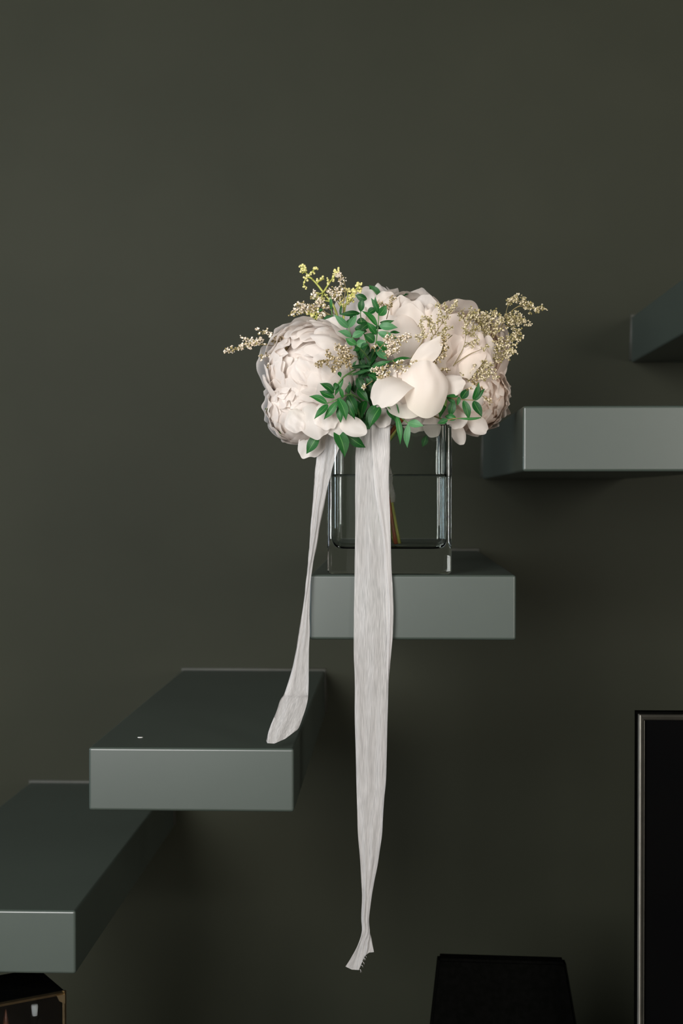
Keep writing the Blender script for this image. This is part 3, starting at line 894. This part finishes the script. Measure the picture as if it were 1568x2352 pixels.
sprig('bright green sprig fanning its leaves over the left peonies', c2, 1.668,
      [[(912, 1365), (985, 1335), (1050, 1310), (1240, 1240, 0.02), (1400, 1350, 0.06)], [(930, 1260), (1020, 1150), (1140, 1000), (1300, 900, 0.03)]],
      [((910, 1365), (658, 1270), 95, mid), ((920, 1380), (730, 1587), 100, mid), ((1050, 1340), (863, 1592), 100, mid),
       ((1005, 1225), (808, 1088), 112, deep), ((1010, 1292), (806, 1195), 112, deep), ((1065, 1290), (1172, 1608), 132, mid),
       ((1080, 1400), (1100, 1638), 95, mid, 0.004, 0.004), ((1190, 1320), (1297, 1595), 85, deep), ((1130, 1020), (1015, 1265), 70, mid),
       ((1030, 1080), (1010, 1185), 70, deep), ((1085, 1150), (1135, 1300), 60, mid), ((1070, 930), (1100, 1010), 50, deep)], 6.03)
sprig('dark green leaves filling the hollow between the peonies', c2, 1.715,
      [[(1150, 1000), (1250, 1250), (1350, 1500), (1450, 1900, 0.04)]],
      [((1200, 1250), (1325, 1525), 145, deep, -0.012, -0.015), ((1150, 1030), (1205, 1245), 125, deep, 0, 0), ((1330, 1010), (1424, 1215), 130, deep, 0, 0),
       ((1330, 1170), (1485, 1345), 112, deep, 0.005, 0), ((1440, 1330), (1395, 1570), 145, deep, 0.01, 0), ((1380, 1590), (1505, 1725), 160, deep, 0.012, 0.008),
       ((1250, 1000), (1300, 1230), 130, deep, 0.012, 0.012), ((1500, 1000), (1550, 1250), 130, deep, 0.016, 0.016), ((1330, 1330), (1300, 1600), 140, deep, 0.02, 0.02),
       ((1520, 1420), (1500, 1680), 140, deep, 0.02, 0.012), ((1450, 1130), (1560, 1400), 140, deep, 0.03, 0.03), ((1380, 800), (1480, 1000), 140, deep, 0.03, 0.03),
       ((1560, 1150), (1580, 1500), 150, deep, 0.03, 0.03), ((1400, 1500), (1350, 1690), 130, deep, 0.02, 0.012), ((1500, 850), (1600, 1020), 140, deep, 0.03, 0.03),
       ((1300, 850), (1420, 1050), 120, deep, 0.035, 0.035), ((1620, 900), (1560, 1150), 140, deep, 0.04, 0.04), ((1240, 900), (1180, 1100), 120, deep, 0.03, 0.03),
       ((1480, 560), (1380, 760), 130, deep, 0.004, 0.004), ((1380, 620), (1260, 800), 120, deep, 0.006, 0.006), ((1560, 640), (1500, 860), 140, deep, 0.006, 0.004), ((1330, 720), (1420, 900), 130, deep, 0.01, 0.01),
       ((1480, 760), (1600, 900), 140, deep, 0.008, 0.008), ((1250, 760), (1200, 960), 110, deep, 0.01, 0.01), ((1600, 560), (1580, 760), 120, deep, 0.008, 0.01), ((1440, 900), (1340, 1040), 120, deep, 0.004, 0.002),
       ((1600, 960), (1500, 1080), 120, deep, 0.006, 0.004), ((1300, 560), (1420, 640), 110, deep, 0.008, 0.008)], 6.03, stem_r=0.0014)
sprig('three broad dark leaves hanging below the left peony over the ribbon', c2, 1.692,
      [[(1040, 1720), (1060, 1650), (1120, 1560, 0.01), (1400, 1500, 0.05)]],
      [((1035, 1718), (1152, 2115), 195, deep, 0, -0.004), ((790, 1790), (622, 2068), 155, deep, 0.006, 0.008), ((1140, 1768), (1445, 1978), 150, deep, 0.008, 0.02)], 6.03)
sprig('leafy sprig with a dark stem and spread leaves at the lower right', c3, 1.712,
      [[(1145, 642), (1040, 636), (930, 625), (820, 600), (640, 640, 0.03), (300, 900, 0.07)], [(1220, 828), (960, 834), (840, 850), (700, 800, 0.03)]],
      [((1135, 635), (1197, 448), 60, deep), ((1150, 645), (1263, 518), 55, deep), ((1140, 650), (1228, 824), 90, deep), ((1010, 625), (1090, 515), 85, deep),
       ((1035, 645), (1088, 852), 80, deep), ((930, 650), (888, 822), 85, deep), ((985, 605), (965, 700), 38, deep), ((975, 600), (830, 600), 42, mid),
       ((945, 670), (850, 608), 40, mid), ((955, 836), (833, 812), 72, mid), ((1218, 826), (950, 833), 26, mid), ((865, 850), (755, 890), 62, mid),
       ((850, 680), (778, 845), 60, deep), ((828, 630), (852, 715), 48, 'sepal'), ((1000, 540), (905, 560), 70, deep, 0.012, 0.012), ((800, 720), (770, 790), 50, 'sepal')], 4.61, smat='stem_dry')
sprig('pale leaved sprig drooping over the vase rim under the front bud', c3, 1.698,
      [[(445, 885), (330, 795), (200, 690), (60, 640, 0.03)]],
      [((385, 805), (318, 680), 62, mid), ((328, 800), (362, 1112), 62, mid), ((450, 890), (440, 1148), 70, pale), ((445, 880), (612, 915), 92, pale),
       ((225, 735), (312, 872), 80, deep, 0.006, 0.006), ((150, 715), (38, 945), 115, deep, 0.012, 0.008), ((100, 690), (0, 900), 110, deep, 0.02, 0.02),
       ((640, 1030), (598, 1145), 70, deep, 0.065, 0.066)], 4.61)
sprig('little yellow green sepals showing under the left peonies', c2, 1.735,
      [[(270, 1750), (330, 1700), (500, 1680)]],
      [((125, 1470), (48, 1438), 62, 'sepal', 0, 0), ((285, 1720), (285, 1832), 85, 'sepal', 0, 0), ((500, 1760), (455, 1825), 85, 'sepal', 0, 0), ((310, 1230), (215, 1280), 70, 'sepal', 0, 0)], 6.03)

# ------------------------------------------------------------------ dried sea-lavender sprays
d1 = crop(500, 580, 3.92)
d2 = crop(850, 620, 3.733)
def blossom_geo(p, d, s, rnd):
    """tiny papery calyx: a 5-sided flared cup on a pointed foot"""
    d = d.normalized()
    a = d.orthogonal().normalized(); b = d.cross(a)
    rot = rnd.uniform(0, 6.28)
    V = [p]
    n = 5
    for k in range(n):
        t = rot + 2 * math.pi * k / n
        V.append(p + d * s * 0.55 + (a * math.cos(t) + b * math.sin(t)) * s * 0.32)
    for k in range(n):
        t = rot + 2 * math.pi * (k + 0.5) / n
        V.append(p + d * s * rnd.uniform(0.8, 1.1) + (a * math.cos(t) + b * math.sin(t)) * s * rnd.uniform(0.42, 0.68))
    V.append(p + d * s * 0.72)
    F = []
    for k in range(n):
        k2 = (k + 1) % n
        F += [(0, 1 + k2, 1 + k), (1 + k, 1 + k2, 6 + k), (6 + k, 1 + k2, 6 + k2), (6 + k, 6 + k2, 11)]
    return V, F
def spray(label, cv, Y, branches, m, seed, dens=2.4, size=0.0026, stem_r=0.00042, tail=None, spread=1.0):
    """branches: (polyline of crop points [with depth shift], start of blossom as fraction, cluster radius px)"""
    rnd = random.Random(seed)
    p0 = branches[0][0][0]
    t = thing('dried_flower_spray', label, 'dried flower', P(*cv(p0[:2]), Y), 'dried flower sprays in the bouquet')
    sg, bg = [], []
    for poly, f0, rad in branches:
        dz = rnd.uniform(-0.008, 0.004)
        pts = [P(*cv(q[:2]), Y + (q[2] if len(q) > 2 else dz * i / len(poly))) for i, q in enumerate(poly)]
        n = max(8, 5 * len(pts))
        pts = vcat(pts, n)
        sg.append(tube_geo(pts, [stem_r * (1.5 - 1.0 * i / n) for i in range(n)], 5))
        L = sum((pts[i + 1] - pts[i]).length for i in range(n - 1))
        radm = rad * MPP(Y) * 0.28 * spread
        twigs = max(3, int((1 - f0) * L / 0.0032 * dens))
        for k in range(twigs):
            u = f0 + (1 - f0) * (k + rnd.random()) / twigs
            i = min(int(u * (n - 1)), n - 2)
            p = pts[i].lerp(pts[i + 1], u * (n - 1) - i)
            along = (pts[i + 1] - pts[i]).normalized()
            dirv = Vector((rnd.gauss(0, 1), rnd.gauss(0, 0.8), rnd.gauss(0.25, 1))).normalized()
            dirv = (dirv + along * 0.9).normalized()
            ln = radm * rnd.uniform(0.3, 1.0) * (1.15 - 0.65 * u)
            q = p + dirv * ln
            sg.append(tube_geo([p, p.lerp(q, 0.5) + along * ln * 0.1, q], stem_r * 0.55, 3))
            nb = 3 + int(ln / 0.0017)
            for j in range(nb):
                s = p.lerp(q, 0.35 + 0.65 * (j + 0.5) / nb) + Vector((rnd.gauss(0, 1), rnd.gauss(0, 1), rnd.gauss(0, 1))) * 0.0008
                bd = (dirv * 0.7 + Vector((rnd.gauss(0, 0.7), rnd.gauss(0, 0.7) - 0.2, rnd.gauss(0.2, 0.7)))).normalized()
                bg.append(blossom_geo(s, bd, size * rnd.uniform(0.55, 1.1), rnd))
    v, f = join(sg); mesh_obj('stem', v, f, M['stem_dry'], t)
    v, f = join(bg); o = mesh_obj('blossoms', v, f, m, t, smooth=False); o['kind'] = 'stuff'
    return t
pk, ol, tn = M['bloom_pink'], M['bloom_olive'], M['bloom_tan']
spray('cream dried spray reaching out farthest to the left', d1, 1.742,
      [([(1000, 980, 0.03), (720, 880, 0.01), (560, 850), (400, 830), (270, 845), (70, 900)], 0.62, 55), ([(400, 830), (340, 805), (220, 765)], 0.1, 45),
       ([(560, 850), (545, 820), (500, 785), (450, 740), (360, 698)], 0.35, 55), ([(720, 800), (640, 778), (500, 775)], 0.25, 50),
       ([(700, 850), (650, 865), (540, 905), (390, 948)], 0.2, 60), ([(560, 860), (556, 825)], 0.2, 40), ([(670, 760), (662, 695)], 0.1, 45), ([(600, 900), (640, 860)], 0.1, 50),
       ([(560, 1060), (510, 1045), (450, 1018)], 0.2, 45), ([(410, 835), (385, 775)], 0.2, 50)], pk, 21)
spray('cream dried spray tangled with the yellow buds at upper left', d1, 1.760,
      [([(1150, 700, 0.02), (1040, 580), (940, 530), (860, 510), (760, 510), (675, 545)], 0.55, 70), ([(900, 520), (800, 480), (715, 485)], 0.15, 70),
       ([(960, 530), (900, 440), (865, 370)], 0.35, 75), ([(1120, 640, 0.01), (1130, 450), (1100, 350), (1005, 355)], 0.5, 75), ([(1130, 450), (1150, 320), (1120, 240), (1080, 200)], 0.5, 65),
       ([(1060, 560), (960, 470), (920, 460)], 0.2, 60), ([(1110, 500), (1060, 420), (1040, 400)], 0.3, 65), ([(1200, 740), (1090, 660), (1010, 660)], 0.35, 75), ([(1090, 660), (1040, 610)], 0.1, 60),
       ([(1000, 560), (920, 545)], 0.1, 60)], pk, 22)
spray('tan dried spray lying over the upper left white peony', d1, 1.670,
      [([(1260, 940, 0.02), (1180, 930), (1080, 950), (980, 985), (895, 1015)], 0.25, 60), ([(1200, 930), (1130, 880), (1075, 845)], 0.1, 85), ([(1200, 935), (1130, 990), (1020, 1055)], 0.15, 85),
       ([(1230, 930), (1150, 905), (1100, 900)], 0.1, 90), ([(1220, 950), (1170, 985), (1090, 1030)], 0.1, 80), ([(1060, 960), (980, 895)], 0.3, 40)], tn, 23, size=0.0023)
spray('cream dried spray in front of the bud at the bouquet centre', d2, 1.690,
      [([(60, 720, 0.03), (140, 690), (210, 640), (330, 565)], 0.25, 90), ([(120, 740), (180, 720), (240, 690)], 0.1, 70), ([(60, 700), (130, 620), (180, 590)], 0.3, 70),
       ([(240, 780), (160, 840), (100, 880), (80, 920)], 0.2, 75), ([(150, 850), (80, 850), (25, 860)], 0.15, 50), ([(160, 870), (150, 930), (180, 945), (130, 968)], 0.2, 70), ([(190, 775), (260, 850), (340, 885)], 0.15, 60),
       ([(240, 810), (280, 790)], 0.2, 45), ([(300, 830), (380, 790)], 0.3, 60), ([(40, 700), (35, 665)], 0.3, 40), ([(20, 950), (-60, 1010)], 0.6, 35)], pk, 24)
spray('thin stemmed tan spray crossing the top centre peony', d2, 1.715,
      [([(350, 755, 0.01), (430, 640), (460, 560), (430, 470)], 0.45, 60), ([(355, 750, 0.01), (480, 640), (560, 540), (620, 450), (690, 360), (738, 285)], 0.55, 70), ([(560, 540), (530, 450), (440, 420)], 0.35, 55),
       ([(620, 450), (610, 370), (575, 300)], 0.45, 65), ([(540, 560), (620, 530), (695, 500)], 0.2, 55), ([(500, 620), (580, 580), (660, 560)], 0.2, 50), ([(460, 590), (400, 580)], 0.2, 55),
       ([(580, 520), (580, 400)], 0.3, 60), ([(540, 560), (510, 470)], 0.2, 60), ([(660, 400), (640, 300)], 0.3, 55)], ol, 25, size=0.0022)
spray('brown dried spray hanging beside the front bud', d2, 1.708,
      [([(700, 560, 0.02), (640, 620), (600, 690), (570, 790)], 0.3, 60), ([(640, 640), (620, 700), (600, 770)], 0.1, 55), ([(560, 770), (490, 775)], 0.1, 40), ([(690, 860), (610, 860)], 0.1, 35), ([(640, 700), (650, 680)], 0.1, 40),
       ([(600, 660), (640, 600)], 0.1, 50)], tn, 26, size=0.0026)
spray('branching dried spray with a dark stem over the right peony', d2, 1.735,
      [([(710, 825, 0.005), (760, 740), (800, 660), (820, 560), (822, 460)], 0.72, 70), ([(800, 660), (860, 620), (920, 590)], 0.4, 55), ([(720, 810), (840, 730), (930, 690), (1000, 660)], 0.75, 50),
       ([(820, 560), (870, 520), (930, 500)], 0.3, 50), ([(822, 480), (790, 400), (765, 400)], 0.15, 70), ([(822, 480), (860, 430), (900, 400)], 0.15, 75), ([(810, 620), (880, 650)], 0.4, 45), ([(820, 520), (890, 560)], 0.4, 40)], ol, 27, size=0.0022)
spray('dense olive cream dried spray reaching out at the upper right', d2, 1.765,
      [([(900, 800, 0.01), (1000, 640), (1090, 530), (1150, 420), (1180, 310), (1240, 245)], 0.78, 70), ([(1150, 410), (1240, 330), (1310, 310), (1400, 330), (1480, 338)], 0.42, 60), ([(1240, 330), (1300, 290), (1315, 255)], 0.3, 55),
       ([(1090, 530), (1160, 440), (1220, 420), (1350, 465)], 0.25, 85), ([(1060, 560), (1160, 480), (1250, 520), (1255, 590)], 0.3, 75), ([(1080, 560), (1180, 620), (1250, 560)], 0.3, 75), ([(1080, 640), (1160, 690), (1220, 715)], 0.3, 70),
       ([(1000, 640), (980, 520), (900, 430), (860, 380)], 0.35, 95), ([(980, 600), (970, 480), (980, 400)], 0.3, 85), ([(1020, 600), (1030, 480), (1070, 385)], 0.35, 80), ([(1020, 620), (1080, 500), (1120, 440)], 0.2, 85),
       ([(960, 700), (1000, 600), (1000, 550)], 0.1, 95), ([(960, 720), (1060, 670), (1110, 640)], 0.1, 95), ([(980, 740), (1060, 740), (1140, 755)], 0.1, 95), ([(950, 700), (1010, 690), (1080, 720)], 0.1, 95), ([(940, 440), (920, 380)], 0.1, 80),
       ([(1180, 640), (1220, 690)], 0.1, 60), ([(1200, 440), (1290, 440)], 0.1, 80)], ol, 28, dens=2.6, size=0.0024, spread=1.25)
spray('olive cream dried cluster at the lower right above the leaves', d2, 1.742,
      [([(900, 700, 0.0), (910, 790), (880, 860), (800, 905)], 0.3, 80), ([(910, 800), (870, 770)], 0.1, 60), ([(900, 830), (960, 870), (1080, 915)], 0.15, 80), ([(910, 820), (980, 800), (1040, 860)], 0.15, 80),
       ([(900, 850), (930, 900), (970, 945)], 0.15, 75), ([(880, 850), (840, 830)], 0.1, 70), ([(900, 840), (860, 900), (850, 930)], 0.1, 70), ([(930, 830), (960, 790)], 0.1, 70)], ol, 29, size=0.0023)
spray('small brown dried twigs among the lower right leaves', d2, 1.708,
      [([(900, 1060, 0.01), (910, 1000), (890, 960)], 0.5, 35), ([(940, 1040), (950, 1020)], 0.2, 40), ([(960, 1080), (990, 1105), (1015, 1135)], 0.2, 45), ([(880, 1020), (840, 1020)], 0.3, 25)], tn, 30, size=0.0025)
spray('small dried tuft in front of the top centre peony', d2, 1.728,
      [([(140, 420, 0.01), (165, 330), (190, 240)], 0.4, 50), ([(110, 330), (90, 290)], 0.1, 60), ([(150, 330), (100, 300)], 0.1, 55)], tn, 31, size=0.0022)

# yellow-green budded sprigs
def bud_geo(p, r, rnd):
    V, F = [], []
    rings = [(-0.9, 0.35), (-0.35, 0.95), (0.35, 0.95), (0.9, 0.4)]
    ax = Vector((rnd.gauss(0, 1), rnd.gauss(0, 1), rnd.gauss(0, 1))).normalized()
    a = ax.orthogonal().normalized(); b = ax.cross(a)
    for z, q in rings:
        for k in range(6):
            t = math.pi * k / 3
            V.append(p + ax * (z * r) + (a * math.cos(t) + b * math.sin(t)) * (q * r))
    for i in range(3):
        for k in range(6):
            k2 = (k + 1) % 6
            F.append((i * 6 + k, i * 6 + k2, i * 6 + 6 + k2, i * 6 + 6 + k))
    F += [tuple(range(5, -1, -1)), tuple(range(18, 24))]
    return V, F
def budded(label, Y, branches, seed):
    rnd = random.Random(seed)
    p0 = branches[0][0][0]
    t = thing('budded_sprig', label, 'foliage', P(*d1(p0), Y), 'yellow budded sprigs in the bouquet')
    sg, bg = [], []
    for poly, f0, r0 in branches:
        pts = vcat([P(*d1(q), Y + 0.002 * i) for i, q in enumerate(poly)], 6 * len(poly))
        n = len(pts)
        sg.append(tube_geo(pts, [r0 * (1.1 - 0.5 * i / n) for i in range(n)], 6))
        L = sum((pts[i + 1] - pts[i]).length for i in range(n - 1))
        k = max(4, int((1 - f0) * L / 0.0013))
        for j in range(k):
            u = f0 + (1 - f0) * (j + 0.6) / k
            i = min(int(u * (n - 1)), n - 2)
            p = pts[i]
            dirv = Vector((rnd.gauss(0, 1), rnd.gauss(0, 0.8), rnd.gauss(0, 1))).normalized()
            q = p + dirv * rnd.uniform(0.002, 0.0046)
            sg.append(tube_geo([p, q], 0.0004, 4))
            for _ in range(rnd.choice((1, 2, 2, 3))):
                bg.append(bud_geo(q + Vector((rnd.gauss(0, 1), rnd.gauss(0, 1), rnd.gauss(0, 1))) * 0.0010, rnd.uniform(0.0012, 0.0019), rnd))
    v, f = join(sg); mesh_obj('stem', v, f, M['stem_olive'], t)
    v, f = join(bg); o = mesh_obj('buds', v, f, M['bud_yellow'], t); o['kind'] = 'stuff'
budded('yellow green budded sprig rising highest at the upper left', 1.775,
       [([(1090, 620), (1040, 480), (950, 360), (880, 270), (800, 190), (760, 112)], 0.86, 0.0016), ([(950, 360), (1000, 280), (1060, 200), (1085, 172)], 0.35, 0.0011), ([(815, 205), (850, 170), (880, 148)], 0.4, 0.0010),
        ([(850, 235), (800, 225), (770, 290)], 0.45, 0.0010), ([(890, 280), (920, 250), (955, 238)], 0.4, 0.0009), ([(950, 360), (900, 380), (860, 392)], 0.4, 0.0010), ([(942, 365), (945, 425)], 0.3, 0.0008),
        ([(1010, 440), (950, 432), (880, 432)], 0.5, 0.0011), ([(785, 160), (760, 190)], 0.2, 0.0008)], 41)
budded('yellow green budded sprig leaning right beside the white petals', 1.765,
       [([(1130, 620), (1150, 480), (1210, 370), (1300, 275)], 0.35, 0.0012), ([(1170, 430), (1165, 340)], 0.4, 0.0008), ([(1160, 450), (1225, 420)], 0.3, 0.0009), ([(1140, 520), (1080, 400)], 0.4, 0.0009), ([(1190, 400), (1240, 330)], 0.2, 0.0008)], 42)
budded('short yellow green budded sprig low above the left peony', 1.765,
       [([(1000, 640), (890, 575), (820, 545), (735, 525)], 0.4, 0.0011), ([(890, 575), (850, 620)], 0.2, 0.0010), ([(890, 570), (895, 530)], 0.3, 0.0008)], 43)

# ------------------------------------------------------------------ ribbons
def ribbon(name, label, rows, n, sub, seed, wave=0.0020):
    """rows: lists of (px, py, Y) control points across the ribbon (fold included), top to bottom"""
    K = len(rows[0])
    flat = [tuple(x for q in r for x in q) for r in rows]
    R = catmull(flat, n)
    w = wob(seed); w2 = wob(seed + 3)
    V, UV, F = [], [], []
    cols = (K - 1) * sub + 1
    acc = 0.0
    for j, r in enumerate(R):
        pts = [r[3 * k:3 * k + 3] for k in range(K)]
        v = j / (n - 1)
        for c in range(cols):
            k = min(c // sub, K - 2); u = c / sub - k
            q = [pts[k][x] + (pts[k + 1][x] - pts[k][x]) * u for x in range(3)]
            uu = c / (cols - 1)
            V.append(P(q[0] + 0.8 * w2(uu * 3, v * 40), q[1], q[2] + wave * w(uu * 9, v * 9)))
            UV.append((uu * 1.0, v * 3.0))
    for j in range(n - 1):
        for c in range(cols - 1):
            k = j * cols + c
            F.append((k, k + 1, k + cols + 1, k + cols))
    o = mesh_obj(name, V, F, M['ribbon'], uvs=UV, origin=V[0])
    return o
def wide_row(py, xl, xr, xf, Y, dy=0.0):
    f = max(0.0, xr - xf)
    return [(xl, py, Y), (xl + (xr - xl) * 0.33, py, Y - 0.0008), (xl + (xr - xl) * 0.66, py, Y), (xr - 0.3, py, Y + 0.0004),
            (xr, py, Y - 0.0008), (xr - f * 0.5, py, Y - 0.002), (xf if f > 0.6 else xr, py, Y - 0.0022)]
Yr = 1.7245
rowsA = [wide_row(952, 846, 886, 858, 1.772), wide_row(964, 838, 892, 856, 1.750), wide_row(972, 832, 896, 854, 1.736), wide_row(985, 826, 896, 853, 1.7285), wide_row(1040, 816, 895, 855, Yr), wide_row(1090, 816, 893, 858, Yr),
         wide_row(1170, 815.5, 895, 867, Yr), wide_row(1250, 815, 897, 880, Yr), wide_row(1330, 814, 900, 884, Yr - 0.001), wide_row(1390, 813, 903, 886, Yr - 0.002), wide_row(1450, 812, 902, 888, Yr - 0.002),
         wide_row(1510, 813, 897, 888, Yr - 0.001), wide_row(1570, 814, 892, 889, Yr), wide_row(1640, 815, 890, 889.5, Yr), wide_row(1720, 816, 888, 888, Yr), wide_row(1800, 818.5, 885, 885, Yr),
         wide_row(1860, 820, 880, 880, Yr), wide_row(1920, 822, 876, 876, Yr), wide_row(1980, 827, 868, 868, Yr), wide_row(2030, 830, 858, 858, Yr), wide_row(2070, 830.5, 852, 852, Yr),
         wide_row(2110, 830, 847, 847, Yr), wide_row(2140, 830, 849, 849, Yr)]
def end_row(pts, Y):
    return [(x, y, Y + 0.0015 * math.sin(i * 1.3)) for i, (x, y) in enumerate(pts)]
rowsA += [end_row([(822, 2170), (828, 2168), (834, 2165), (840, 2162), (845, 2160), (849, 2158), (853, 2157)], Yr),
          end_row([(808, 2196), (818, 2198), (828, 2192), (836, 2184), (843, 2178), (850, 2174), (856, 2173)], Yr),
          end_row([(793, 2220), (808, 2227), (824, 2228), (832, 2208), (838, 2195), (847, 2188), (858, 2187)], Yr)]
rb = ribbon('silk_ribbon', '', rowsA, 190, 5, 3)
tag(rb, 'wide white crinkled silk ribbon hanging in front of the vase, reaching lowest', 'ribbon', 'silk ribbons')
# frayed threads at its end
rt = random.Random(4)
tg = []
for i in range(16):
    x, y = [(826, 2226), (829, 2216), (832, 2208), (835, 2200), (838, 2194)][i % 5]
    a = P(x, y, Yr); b = P(x + rt.uniform(0, 5), y + rt.uniform(2, 9), Yr + rt.uniform(-0.002, 0.002))
    tg.append(tube_geo([a, a.lerp(b, 0.5) + Vector((0.0006, 0, 0)), b], 0.00018, 3))
v, f = join(tg)
th = mesh_obj('frayed_threads', v, f, M['ribbon'], rb); th['kind'] = 'stuff'

def narrow_row(py, xb, xl, xr, Y, dpy=0.0):
    """xb: outer edge of the layer folded behind at the left; xl..xr the front layer"""
    return [(xl + (xr - xl) * 0.25, py, Y + 0.0035), (xb, py, Y + 0.002), (xb - 0.3 if xb < xl else xl, py, Y + 0.0008), (xl, py, Y), (xl + (xr - xl) * 0.33, py, Y - 0.0012), (xl + (xr - xl) * 0.66, py, Y), (xr, py + dpy, Y - 0.0005)]
Yn = 1.722
rowsB = [narrow_row(962, 745, 758, 806, 1.735), narrow_row(985, 738, 751, 796, 1.722), narrow_row(1010, 733, 746, 786, 1.7175), narrow_row(1050, 727, 740, 771, Yn - 0.002), narrow_row(1090, 723, 734, 759, Yn), narrow_row(1130, 720, 728, 750, Yn), narrow_row(1200, 714.5, 718, 736, Yn),
         narrow_row(1260, 710, 711, 726, Yn), narrow_row(1310, 705.5, 706, 716, Yn), narrow_row(1370, 699, 699, 711.5, Yn), narrow_row(1430, 690, 690, 711, Yn), narrow_row(1480, 682, 682, 710, Yn), narrow_row(1540, 670, 670, 708.5, Yn), narrow_row(1590, 654, 654, 708, Yn)]
rowsB += [end_row([(647, 1606), (646, 1606), (645.5, 1606), (645, 1606), (665, 1607), (688, 1608), (706, 1608)], 1.724),
          end_row([(634, 1640), (633, 1640), (632.5, 1640), (632, 1640), (652, 1646), (674, 1650), (694, 1652)], 1.725),
          end_row([(620, 1676), (619, 1676), (618.5, 1676), (618, 1676), (636, 1682), (662, 1680), (684, 1674)], 1.7255),
          end_row([(612, 1700), (611.5, 1702), (611.5, 1704), (613, 1707), (630, 1708), (655, 1697), (680, 1678)], 1.7255)]
rb2 = ribbon('silk_ribbon', '', rowsB, 150, 4, 9)
tag(rb2, 'narrow white crinkled silk ribbon at the left, its end drifting over the lower tread', 'ribbon', 'silk ribbons')
# the binding round the stems
wr = []
for k in range(12):
    u = k / 11
    p = NECK.lerp(P(885, 1165, 1.787), (u * 155 - 40) / 125)
    wr.append(p)
v, f = tube_geo(wr, [0.0135 + 0.0010 * math.sin(k * 2.1) for k in range(12)], 16)
o = mesh_obj('stem_binding', v, f, M['ribbon'], origin=wr[-1], uvs=[(k % 16 / 16, k // 16 / 12) for k in range(len(v))])
tag(o, 'white ribbon binding wound round the stems inside the vase', 'ribbon')
